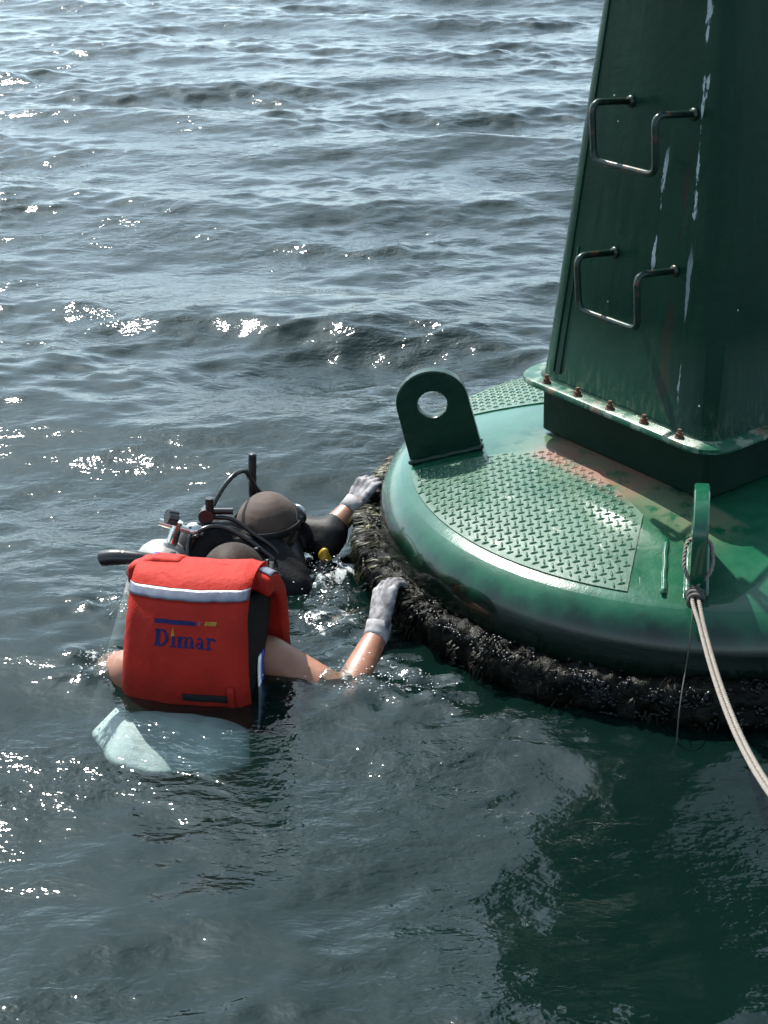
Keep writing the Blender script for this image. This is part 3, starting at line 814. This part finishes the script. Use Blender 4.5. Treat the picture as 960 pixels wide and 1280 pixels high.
# ------------------------------------------------------------------ swimmer in the orange life jacket
man = empty('person', (-.453, 3.365, 0), (0, 0, R(-12))); man.scale = (.954,) * 3
tag(man, 'person in wet orange life jacket seen from behind, gloved hand on the buoy rim', 'person')
Mi = Matrix.Translation((-.475, 3.085, 0)) @ Matrix.Rotation(R(-12), 4, 'Z'); MiI = Mi.inverted()
def ml(x, y, z): return MiI @ Vector((x, y, z))
sh_r, el_r, wr_r, kn_r = ml(-.305, 3.12, .022), ml(-.095, 3.02, -.040), ml(-.018, 3.205, .045), ml(.004, 3.285, .136)
sh_l, el_l, wr_l = ml(-.650, 3.06, .015), ml(-.735, 3.22, -.07), ml(-.60, 3.36, -.12)
body = blob('body', [
    ((-.0, .0, -.18), .125, (0, .0, .02), .115), ((-.04, .0, .10), .085, (.04, .0, .10), .085),
    ((-.06, 0, -.2), .105, (.06, 0, -.2), .105),
    (sh_r, .055, sh_l, .055), (sh_r, .060, sh_r.lerp(el_r, .45), .053), (sh_r.lerp(el_r, .45), .053, el_r, .044),
    (el_r, .044, el_r.lerp(wr_r, .35), .046), (el_r.lerp(wr_r, .35), .046, wr_r, .030),
    (sh_l, .060, el_l, .045), (el_l, .045, wr_l, .031), (wr_l, .031, wr_l + Vector((.04, .08, 0)), .028),
    ((0, .05, .16), .060, (.03, .13, .18), .058),
    ('e', (.045, .185, .183), (.078, .105, .092), (R(-35), 0, 0)), ('e', (.05, .235, .130), (.060, .065, .075), (R(-35), 0, 0)),
    ((.052, .285, .145), .012, (.053, .305, .128), .014), ((-.034, .185, .165), .014, (-.037, .175, .185), .012), ((.124, .185, .165), .014, (.127, .175, .185), .012),
    ((-.09, 0, -.22), .085, (-.11, .07, -.62), .060), ((-.11, .07, -.62), .058, (-.11, -.08, -1.0), .040), ((-.11, -.08, -1.0), .040, (-.11, .06, -1.06), .032),
    ((.09, 0, -.22), .085, (.11, .09, -.62), .060), ((.11, .09, -.62), .058, (.11, -.05, -1.0), .040), ((.11, -.05, -1.0), .040, (.11, .09, -1.06), .032),
], M_skin, man, .007)
hair = blob('hair', [('e', (.045, .165, .196), (.088, .110, .094), (R(-35), 0, 0)), ('e', (.045, .125, .173), (.074, .07, .08), (R(-35), 0, 0))], M_hair, man, .006, 3)
g = blob('glove', hand_shapes(wr_r, kn_r, (kn_r - wr_r).cross(Vector((1, .2, 0))) * -1 if False else Vector((-.6, -.75, .35)), (28, 42, 30), 1, 1.0), M_glove, man, .003, 2)
tube('cuff', [wr_r.lerp(el_r, .10), wr_r.lerp(el_r, .03), wr_r.lerp(kn_r, .1), wr_r.lerp(kn_r, .26)], [.0330, .0340, .0345, .034], M_cuff, g, 16)
blob('glove', hand_shapes(wr_l, wr_l + Vector((.06, .08, 0)), (0, 0, 1), (20, 30, 20), -1), M_glove, man, .0045, 3)
# life jacket
def bp(u, z):
    """outer surface of the back panel; u across (-1..1)"""
    P = [(-.12, -.125), (-.04, -.150), (.02, -.158), (.09, -.153), (.16, -.138), (.215, -.120), (.260, -.098), (.288, -.072), (.306, -.042), (.314, -.005), (.314, .03), (.305, .065)]
    return P
def prof_at(s, P):
    if s < 0: s = 0
    s = max(0, min(.9999, s)) * (len(P) - 1); i = int(s); t = s - i
    a, b, c, d = P[max(i - 1, 0)], P[i], P[i + 1], P[min(i + 2, len(P) - 1)]
    return tuple(.5 * (2 * b[k] + (c[k] - a[k]) * t + (2 * a[k] - 5 * b[k] + 4 * c[k] - d[k]) * t * t + (3 * b[k] - a[k] - 3 * c[k] + d[k]) * t ** 3) for k in (0, 1))
BP = bp(0, 0)
def back(u, s, off=0.):
    def raw(u, s):
        z, y = prof_at(s, BP)
        hw = .158 + .020 * max(0, 1 - s * 2.2)
        drop = .012 * (u * .5 + .5) if False else -.012 * (1 - u) * .5 * min(1, s * 1.6)
        y += .018 * u * u + .05 * max(0, abs(u) - .82) ** 2 / .0324 * .35
        y += .0055 * mnoise.noise(Vector((u * 2.2, s * 5.5, 3.3))) + .0030 * mnoise.noise(Vector((u * 6 + s * 3, s * 9, 1.3)))
        z2 = z + drop - (.018 * max(0, abs(u) - .80) / .2 * max(0, s - .72) / .28)
        return Vector((u * hw, y, z2))
    p = raw(u, s)
    if off:
        e = 1e-3; du = raw(u + e, s) - raw(u - e, s); ds = raw(u, min(.999, s + e)) - raw(u, s - e)
        n = du.cross(ds).normalized(); p = p + n * off
    return p
def patch(f, u0, u1, s0, s1, nu, ns, off0, off1, name, mt, parent):
    """slab between the surface offset off0 and off1"""
    V, F = [], []
    W = nu + 1; Hh = ns + 1
    for off in (off0, off1):
        for j in range(Hh):
            for i in range(W): V.append(f(u0 + (u1 - u0) * i / nu, s0 + (s1 - s0) * j / ns, off))
    n = W * Hh
    for j in range(ns):
        for i in range(nu):
            a = j * W + i; F.append((a, a + 1, a + W + 1, a + W)); F.append((n + a, n + a + W, n + a + W + 1, n + a + 1))
    def wall(lst):
        for a, b in zip(lst[:-1], lst[1:]): F.append((a, n + a, n + b, b))
    wall([i for i in range(W)]); wall([i * W + W - 1 for i in range(Hh)]); wall([n_ for n_ in range((Hh - 1) * W + W - 1, (Hh - 1) * W - 1, -1)]); wall([i * W for i in range(Hh - 1, -1, -1)])
    bm = bmesh.new(); vs = [bm.verts.new(v) for v in V]
    for f_ in F: bm.faces.new([vs[i] for i in f_])
    return from_bm(name, bm, mt, parent)
jk = patch(back, -1, 1, 0, 1, 40, 44, 0., -.055, 'life_jacket', M_jacket, man)
bv = jk.modifiers.new('bevel', 'BEVEL'); bv.width = .008; bv.segments = 3; bv.limit_method = 'ANGLE'; bv.angle_limit = R(50)
FP = [(-.16, .165), (-.05, .185), (.06, .19), (.15, .178), (.21, .158), (.255, .125), (.288, .09), (.308, .05), (.314, .01)]
def front(u, s, off=0.):
    z, y = prof_at(s, FP)
    p = Vector((u, y, z - .03 * max(0, abs(u) - .12) / .06 * s))
    if off:
        z2, y2 = prof_at(min(.999, s + .01), FP); z1, y1 = prof_at(max(0, s - .01), FP)
        d = Vector((0, y2 - y1, z2 - z1)).normalized(); p += Vector((0, d.z, -d.y)) * off
    return p
fpr = patch(front, .045, .190, 0, 1, 10, 24, 0, -.05, 'front_panel', M_jacket, jk)
fpl = patch(front, -.190, -.045, 0, 1, 10, 24, 0, -.05, 'front_panel', M_jacket, jk)
for o_ in (fpr, fpl):
    b_ = o_.modifiers.new('bevel', 'BEVEL'); b_.width = .012; b_.segments = 3; b_.limit_method = 'ANGLE'; b_.angle_limit = R(50)
# dark lining between the panels on each side
for sg in (-1, 1):
    def side(u, s, off=0., sg=sg):
        z = -.17 + s * .40
        y = -.115 + .10 * max(0, s - .6) / .4 + u * .25
        return Vector((sg * (.130 + .018 * math.sin(math.pi * u) + .012 * (1 - s) + off), y + .04 * s * (.5 - u), z))
    patch(side, 0, 1, 0, 1, 12, 16, 0, .012, 'side_lining', M_webbing, jk)
    def webb(u, s, off=0., sg=sg):
        z = -.12 + s * .20
        return Vector((sg * (.168 + .004 * math.sin(5 * s) + off), -.060 + .045 * u + .06 * (s - .5), z))
    patch(webb, 0, .45, 0, 1, 3, 10, 0, .004, 'side_strap', M_white, jk)
    patch(webb, .5, 1, 0, 1, 3, 10, 0, .004, 'side_strap', M_blue, jk)
patch(back, -.985, .985, .552, .625, 40, 4, .0012, .004, 'reflective_strip', M_reflect, jk)
def shoulder_tape(u, s, off=0.): return front(u, s, off + .0)
patch(front, .135, .187, .62, .93, 6, 10, .0015, .004, 'reflective_strip', M_reflect, jk)
# belt slot near the hem
patch(back, .02, .70, .170, .196, 16, 3, .0012, .004, 'waist_belt', M_webbing, jk)
patch(back, .70, .80, .13, .23, 4, 4, .0012, .006, 'belt_loop', M_jacket, jk)
# stitch lines: raised ribs
def rib(u0, u1, s, nm='seam'):
    tube(nm, [back(u0 + (u1 - u0) * k / 24, s, .0006) for k in range(25)], .0014, M_jacket, jk, 5)
rib(-.97, .97, .545); rib(-.97, .97, .633)
# printed name and bars
def on_back(x, z):
    """metres on the panel -> surface"""
    lo, hi = 0., 1.
    for _ in range(30):
        mid = (lo + hi) / 2
        if prof_at(mid, BP)[0] < z and mid < .85: lo = mid
        else: hi = mid
    return back(x / .160, lo, .0012)
def print_poly(name, polys, mt, x0, z0, sx, sz):
    V, F = [], []
    for P in polys:
        b = len(V); V += [on_back(x0 + x * sx, z0 + z * sz) for x, z in P]; F.append(tuple(range(b, b + len(P))))
    bm = bmesh.new(); vs = [bm.verts.new(v) for v in V]
    for f_ in F:
        try: bm.faces.new([vs[i] for i in f_])
        except ValueError: pass
    r = bmesh.ops.solidify(bm, geom=bm.faces[:], thickness=.0006)
    return from_bm(name, bm, mt, jk, False)
def rect(a, b, c, d): return [(a, c), (b, c), (b, d), (a, d)]
def bow(cx_, cz, ro, ri, a0, a1, kx=1., n=12, kxi=None):
    """thick arc as quads"""
    out = []; kxi = kx if kxi is None else kxi
    for i in range(n):
        t0, t1 = R(a0 + (a1 - a0) * i / n), R(a0 + (a1 - a0) * (i + 1) / n)
        out.append([(cx_ + ri * kxi * math.cos(t0), cz + ri * math.sin(t0)), (cx_ + ro * kx * math.cos(t0), cz + ro * math.sin(t0)), (cx_ + ro * kx * math.cos(t1), cz + ro * math.sin(t1)), (cx_ + ri * kxi * math.cos(t1), cz + ri * math.sin(t1))])
    return out
# letters drawn in a unit of cap height 1, x height .68, bold with slab feet
Dl = [rect(.06, .34, .1, .9), rect(0, .40, 0, .1), rect(0, .40, .9, 1)] + bow(.38, .5, .5, .40, 90, -90, 1.05, 14, .75)
il = [rect(.08, .26, .09, .60), rect(0, .34, 0, .09), rect(0, .26, .60, .68)]
mleft = [rect(.06, .28, .09, .60), rect(0, .33, 0, .09), rect(0, .26, .60, .68)]
mlet = mleft + bow(.42, .46, .22, .12, 170, 0, .95, 8, .9) + [rect(.44, .66, .09, .46), rect(.40, .69, 0, .09)] + bow(.79, .46, .22, .12, 170, 0, .95, 8, .9) + [rect(.81, 1.02, .09, .46), rect(.77, 1.08, 0, .09)]
alet = bow(.28, .48, .20, .10, 165, 0, 1.0, 8, .9) + [rect(.34, .50, .06, .48), rect(.34, .60, 0, .08)] + bow(.22, .20, .20, .10, 0, 360, .95, 14, .9)
rlet = [rect(.08, .26, .09, .60), rect(0, .36, 0, .09), rect(0, .26, .60, .68)] + bow(.40, .46, .22, .10, 150, 30, .95, 7, .9) + bow(.53, .55, .075, .0, 0, 360, 1, 8)
cx0, cz0, hgt = -.070, .152, .042
xx = cx0
for ch, adv in ((Dl, 1.02), (il, .38), (mlet, 1.12), (alet, .64), (rlet, .6)):
    print_poly('letter', ch, M_navy, xx, cz0, .0405, hgt); xx += adv * .0420
print_poly('printed_sail', [[(0, 0), (.32, .10), (.22, .38), (.12, .85), (.02, .45)]], M_gold, cx0 + .0430, cz0 + .026, .032, .030)
print_poly('printed_bar', [rect(k / 12, (k + 1) / 12, 0, 1) for k in range(12)], M_navy, cx0 - .004, cz0 + .056, .108, .0105)
print_poly('printed_bar', [[(k * .225, 0), (k * .225 + .225, 0), (k * .225 + .325, 1), (k * .225 + .1, 1)] for k in range(4)], M_gold, cx0 + .126, cz0 + .056, .033, .0100)
print_poly('printed_mark', [[(0, 0), (.6, 0), (1, 1), (.4, 1)]], M_reflect, cx0 + .109, cz0 + .057, .009, .009)
# shirt hem floating out under water
V, F = [], []; n = 96; rows = 12
for j in range(rows):
    t = j / (rows - 1)
    for i in range(n):
        a = 2 * math.pi * i / n
        fl_ = max(0., min(1., .5 - 1.1 * math.sin(a) - .25 * math.cos(a)))
        rr = 1 - .25 * (1 - fl_ * t ** .3) + .28 * fl_ * t ** .8 + .05 * t * math.sin(5 * a) + .02 * t * math.sin(11 * a + 1) + .06 * t * mnoise.noise(Vector((math.cos(a) * 3.5, math.sin(a) * 3.5, 8.1)))
        V.append((.168 * rr * math.cos(a) * (1.0 + .22 * t * (math.cos(a) < 0)), .150 * rr * math.sin(a) - .01 - .085 * t, -.030 - .105 * t + .008 * math.sin(4 * a) * t))
for j in range(rows - 1):
    for i in range(n): F.append((j * n + i, j * n + (i + 1) % n, (j + 1) * n + (i + 1) % n, (j + 1) * n + i))
shirt = mesh('shirt', V, F, M_white, man)
so = shirt.modifiers.new('s', 'SOLIDIFY'); so.thickness = .004
blob('shorts', [((-.05, -.01, -.20), .135, (.05, -.01, -.20), .135), ((-.09, 0, -.24), .115, (-.112, .06, -.52), .105), ((.09, 0, -.24), .115, (.112, .08, -.52), .105)], M_shorts, man, .010, 4)

# ------------------------------------------------------------------ diver in black
diver = empty('person', (-.382, 3.942, 0), (0, 0, R(-28))); diver.scale = (.954,) * 3
tag(diver, 'scuba diver with brown hood and black wetsuit, one glove gripping the buoy', 'person')
Di = (Matrix.Translation((-.40, 3.66, 0)) @ Matrix.Rotation(R(-28), 4, 'Z')).inverted()
def dl(x, y, z): return Di @ Vector((x, y, z))
hd = dl(-.338, 3.672, .118)
fwd = Vector((0, 1, 0))
shr, elr, wrr = dl(-.285, 3.56, .02), dl(-.18, 3.50, -.14), dl(-.02, 3.55, -.10)
shl, ell, wrl, knl = dl(-.325, 3.80, .045), dl(-.178, 3.735, .055), dl(-.088, 3.828, .125), dl(-.048, 3.872, .178)
ell2 = dl(-.160, 3.742, .062)
dbody = blob('body', [
    ((0, -.03, -.35), .115, (0, -.01, -.08), .125), (shr, .058, shl, .058), (shl, .052, ell, .045), (ell, .043, ell.lerp(wrl, .4), .040), (ell.lerp(wrl, .4), .040, wrl, .029),
    (shr, .052, elr, .043), (elr, .043, wrr, .030), (wrr, .030, wrr + Vector((0, .09, 0)), .028),
    (hd - Vector((0, .03, .10)), .055, hd - Vector((0, .01, .03)), .055), ('e', hd, (.079, .098, .102)), ('e', hd + Vector((0, .045, -.06)), (.058, .06, .062)),
    (hd + Vector((0, .095, -.01)), .010, hd + Vector((0, .115, -.035)), .015),
    ((-.09, -.03, -.38), .085, (-.10, .0, -.80), .06), ((-.10, .0, -.80), .058, (-.10, -.12, -1.2), .040), ((.09, -.03, -.38), .085, (.10, .02, -.80), .06), ((.10, .02, -.80), .058, (.10, -.10, -1.2), .040),
], M_skin2, diver, .0075)
suit = blob('wetsuit', [
    ((0, -.03, -.36), .125, (0, -.01, -.06), .140), (shr, .070, shl, .066), (shl, .062, ell2, .054), (ell2, .054, ell.lerp(wrl, .30), .046), (ell - Vector((0, 0, .012)), .058, ell.lerp(wrl, .18), .052), (shr, .062, elr, .052),
    (hd - Vector((0, .03, .13)), .078, hd - Vector((0, .02, .075)), .074),
    ((-.09, -.03, -.38), .095, (-.10, .0, -.80), .07), ((-.10, .0, -.80), .066, (-.10, -.12, -1.15), .050), ((.09, -.03, -.38), .095, (.10, .02, -.80), .07), ((.10, .02, -.80), .066, (.10, -.10, -1.15), .050),
], M_neo, diver, .0075)
hood = blob('hood', [('e', hd + Vector((0, -.008, .006)), (.090, .104, .108)), ('e', hd + Vector((0, -.03, -.055)), (.082, .078, .09))], M_hood, diver, .006, 3)
blob('hood_collar', [('e', hd + Vector((0, -.030, -.050)), (.093, .094, .098)), ('e', hd + Vector((0, -.02, -.11)), (.10, .10, .08))], M_neo, hood, .006, 3)
# hood seam and mask strap
def ring_on_head(c, rx, ry, rz, tilt, rad, mt, name, parent, a0=0, a1=360):
    pts = []
    for k in range(33):
        a = R(a0 + (a1 - a0) * k / 32)
        v = Vector((rx * math.cos(a), ry * math.sin(a), 0)); v = Quaternion((1, 0, 0), tilt) @ v
        pts.append(c + v)
    return tube(name, pts, rad, mt, parent, 8)
ring_on_head(hd + Vector((0, -.008, .006)), .0915, .1055, .1, R(38), .0038, M_neo, 'hood_seam', hood)
bm = bmesh.new()
V, F = [], []
for j in (0, 1):
    for k in range(33):
        a = R(-200 + 220 * k / 32); V.append(hd + Vector((.0935 * math.cos(a), -.008 + .1075 * math.sin(a), .012 + (.024 if j else 0))))
for k in range(32): F.append((k, k + 1, 34 + k, 33 + k))
bm.free()
st = mesh('mask_strap', V, F, M_webbing, diver); s_ = st.modifiers.new('s', 'SOLIDIFY'); s_.thickness = .004; s_.offset = 1
mk = blob('dive_mask', [('e', hd + Vector((0, .088, .012)), (.078, .030, .042)), ('e', hd + Vector((0, .108, -.018)), (.022, .022, .026))], M_blackp, diver, .005, 2)
lens = blob('mask_lens', [('e', hd + Vector((-.034, .110, .016)), (.030, .010, .026)), ('e', hd + Vector((.034, .110, .016)), (.030, .010, .026))], M_chrome, mk, .004, 2)
gl_ = blob('glove', hand_shapes(wrl, knl, Di.to_3x3() @ Vector((-.35, -.45, .85)), (42, 48, 30), 1, .95, .0092), M_glove, diver, .003, 2)
tube('cuff', [wrl.lerp(ell, .22), wrl.lerp(ell, .08), wrl.lerp(knl, .15)], [.0345, .0345, .034], M_cuff, gl_, 16)
blob('glove', hand_shapes(wrr, wrr + Vector((0, .09, 0)), (0, 0, 1), (20, 30, 20), -1), M_glove, diver, .0045, 3)

# ------------------------------------------------------------------ scuba set on the diver's back
scu = empty('scuba_set', (-.572, 3.812, 0)); scu.scale = (.954,) * 3
tag(scu, 'silver scuba tank with black buoyancy vest and hoses on the diver', 'scuba set')
Ts = Matrix.Translation((-.60, 3.53, 0)).inverted()
def sl(x, y, z): return Ts @ Vector((x, y, z))
axis = Vector((.30, .16, .94)).normalized()
top = sl(-.60, 3.52, .150)
tp = []; tr_ = []
for r_, h in ((.004, 0.), (.035, -.004), (.06, -.016), (.078, -.036), (.088, -.062), (.0915, -.095), (.0915, -.3), (.0915, -.60), (.07, -.66), (.03, -.68)):
    tp.append(top + axis * h); tr_.append(r_)
tank = tube('tank', tp, tr_, M_tank, scu, 40)
vb = top + axis * .03
bm = bmesh.new()
Ma = Matrix.Translation(vb) @ Vector((0, 0, 1)).rotation_difference(axis).to_matrix().to_4x4()
bmesh.ops.create_cone(bm, cap_ends=True, segments=18, radius1=.017, radius2=.015, depth=.07, matrix=Ma)
bmesh.ops.create_cone(bm, cap_ends=True, segments=14, radius1=.011, radius2=.011, depth=.10, matrix=Ma @ Matrix.Translation((0, 0, .018)) @ Matrix.Rotation(R(90), 4, 'Y'))
bmesh.ops.create_uvsphere(bm, u_segments=16, v_segments=10, radius=.024, matrix=Ma @ Matrix.Translation((.055, .01, .02)) @ Matrix.Diagonal((1.3, 1, 1, 1)))
vl = from_bm('tank_valve', bm, M_chrome, tank); sharp(vl, 40)
# knob with scalloped rim
kc = sl(-.592, 3.50, .238); kd = Vector((-.75, -.35, .35)).normalized()
bm = bmesh.new(); Mk = Matrix.Translation(kc) @ Vector((0, 0, 1)).rotation_difference(kd).to_matrix().to_4x4()
lo_, hi_ = [], []
for k in range(24):
    a = 2 * math.pi * k / 24; rr = .0225 if k % 4 < 3 else .0195
    lo_.append(bm.verts.new(Mk @ Vector((rr * math.cos(a), rr * math.sin(a), -.013)))); hi_.append(bm.verts.new(Mk @ Vector((rr * .93 * math.cos(a), rr * .93 * math.sin(a), .016))))
for k in range(24): bm.faces.new((lo_[k], lo_[(k + 1) % 24], hi_[(k + 1) % 24], hi_[k]))
bm.faces.new(lo_); bm.faces.new(hi_)
kb = from_bm('valve_knob', bm, M_blackp, tank); sharp(kb, 40)
tube('knob_stem', [kc, vb + axis * .02], .008, M_chrome, tank, 8)
# first stage and fittings
bm = bmesh.new()
fs = sl(-.505, 3.585, .205)
bmesh.ops.create_cone(bm, cap_ends=True, segments=18, radius1=.024, radius2=.022, depth=.06, matrix=Matrix.Translation(fs) @ Matrix.Rotation(R(80), 4, 'X'))
bmesh.ops.create_cone(bm, cap_ends=True, segments=14, radius1=.012, radius2=.012, depth=.055, matrix=Matrix.Translation(fs + Vector((.01, -.01, .03))))
bmesh.ops.create_cone(bm, cap_ends=True, segments=14, radius1=.010, radius2=.010, depth=.09, matrix=Matrix.Translation(fs + Vector((.03, 0, .012))) @ Matrix.Rotation(R(90), 4, 'Y'))
f1 = from_bm('first_stage', bm, M_blackp, scu); sharp(f1, 40)
# vest: bladder behind the shoulders, shoulder straps
vest = blob('buoyancy_vest', [
    (sl(-.55, 3.50, .02), .075, sl(-.53, 3.56, .135), .050), (sl(-.53, 3.56, .12), .060, sl(-.45, 3.60, .125), .055), (sl(-.47, 3.54, .04), .085, sl(-.40, 3.56, .08), .070),
    (sl(-.44, 3.60, .12), .050, sl(-.33, 3.585, .085), .050), (sl(-.36, 3.55, .04), .075, sl(-.27, 3.53, .0), .065), (sl(-.50, 3.66, .10), .06, sl(-.38, 3.78, .06), .06),
    (sl(-.50, 3.55, -.05), .11, sl(-.42, 3.60, -.30), .11), (sl(-.33, 3.59, .10), .045, sl(-.26, 3.55, .03), .045)], M_webbing, scu, .007, 4)
strap = lambda pts, r_=.007: tube('shoulder_strap', spline(pts, 6), r_, M_blackp, vest, 8)
strap([sl(-.555, 3.50, .125), sl(-.52, 3.52, .185), sl(-.46, 3.54, .188), sl(-.38, 3.535, .145), sl(-.31, 3.52, .09)])
strap([sl(-.50, 3.50, .11), sl(-.44, 3.505, .14), sl(-.36, 3.50, .105), sl(-.30, 3.49, .06)], .009)
tb = []
for k in range(33):
    a = 2 * math.pi * k / 32; ax = axis; u_ = ax.cross(Vector((0, 1, 0))).normalized(); v_ = ax.cross(u_)
    tb.append(top + axis * -.115 + (u_ * math.cos(a) + v_ * math.sin(a)) * .094)
tube('tank_band', tb, .009, M_webbing, vest, 8)
# buckles that catch the light
for p in ((-.36, 3.505, .135), (-.33, 3.50, .10), (-.53, 3.505, .175)):
    bm = bmesh.new(); bmesh.ops.create_cube(bm, size=1, matrix=Matrix.Translation(sl(*p)) @ Matrix.Rotation(R(35), 4, 'X') @ Matrix.Rotation(R(20), 4, 'Z') @ Matrix.Diagonal((.024, .010, .014, 1)))
    bmesh.ops.bevel(bm, geom=bm.edges[:], offset=.003, segments=2, affect='EDGES')
    from_bm('buckle', bm, M_blackp, vest)
# hoses
hose = lambda nm, pts, r_, m_=M_blackp, par=scu: tube(nm, spline([sl(*p) for p in pts], 8), r_, m_, par, 10)
hose('regulator_hose', [(-.515, 3.59, .185), (-.495, 3.605, .215), (-.462, 3.65, .262), (-.432, 3.69, .285), (-.408, 3.74, .275), (-.398, 3.785, .235), (-.37, 3.80, .18), (-.30, 3.80, .12)], .0072)
hose('pressure_hose', [(-.49, 3.58, .20), (-.43, 3.575, .195), (-.37, 3.56, .155), (-.31, 3.55, .11), (-.26, 3.53, .03)], .0065)
hose('pressure_hose', [(-.53, 3.55, .19), (-.55, 3.50, .165), (-.545, 3.44, .10), (-.52, 3.42, .02)], .0065)
# inflator hose lying out to the left
ip = [(-.52, 3.36, .135), (-.58, 3.34, .165), (-.62, 3.345, .183), (-.66, 3.345, .188), (-.70, 3.35, .188), (-.735, 3.355, .186), (-.762, 3.36, .180), (-.772, 3.362, .176)]
sp = spline([sl(*p) for p in ip], 10); rr = []
for k in range(len(sp)):
    t = k / (len(sp) - 1); r_ = .015 + .008 * min(1, max(0, (t - .35) / .3)) + (.0012 if k % 2 and t < .6 else 0)
    if t > .93: r_ *= max(.25, 1 - ((t - .93) / .07) ** 2 * .8)
    rr.append(r_)
ih = tube('inflator_hose', sp, rr, M_blackp, scu, 12)
tube('hose_band', [sl(-.612, 3.345, .181), sl(-.628, 3.345, .1845)], .0225, M_blue, ih, 12)
# yellow spare regulator at the water
yr = blob('spare_regulator', [('e', sl(-.178, 3.655, .045), (.015, .012, .022), (0, R(20), 0)), (sl(-.178, 3.66, .045), .012, sl(-.165, 3.68, .02), .012)], M_yellow, scu, .004, 2)
hose('spare_hose', [(-.30, 3.54, .05), (-.25, 3.57, .02), (-.21, 3.62, .0), (-.18, 3.65, .02)], .006)

# snorkel standing behind the diver's head
sn = tube('snorkel', spline([(-.315, 4.07, .04), (-.358, 4.075, .095), (-.373, 4.08, .15), (-.374, 4.08, .21), (-.372, 4.08, .257), (-.371, 4.08, .285)], 6), .0116, M_blackp, None, 14)
tag(sn, 'black snorkel tube sticking up behind the diver hood', 'snorkel')

# ------------------------------------------------------------------ spray and bubbles
def spray():
    r_ = random.Random(9); bm = bmesh.new()
    spots = [(-.15, 3.88, .14, .13, 260), (-.12, 3.70, .14, .10, 110), (-.08, 3.32, .15, .06, 130), (-.70, 3.38, .06, .06, 110), (-.71, 3.70, .08, .08, 90), (.06, 3.28, .14, .05, 60)]
    for cx_, cy_, rx, ry, n in spots:
        for _ in range(n):
            x, y = r_.gauss(cx_, rx * .55), r_.gauss(cy_, ry * .55); s_ = r_.uniform(.0007, .0022)
            z = .004 + abs(r_.gauss(0, .02))
            if math.hypot(x - .877, y - 4.003) < 1.0: continue
            bmesh.ops.create_icosphere(bm, subdivisions=1, radius=s_, matrix=Matrix.Translation((x, y, z)) @ Matrix.Diagonal((r_.uniform(.8, 2), r_.uniform(.8, 1.4), r_.uniform(.6, 1), 1)))
    o = from_bm('spray_drops', bm, M_foam); tag(o, 'small white drops of spray around the two swimmers', 'spray', None, 'stuff')
spray()
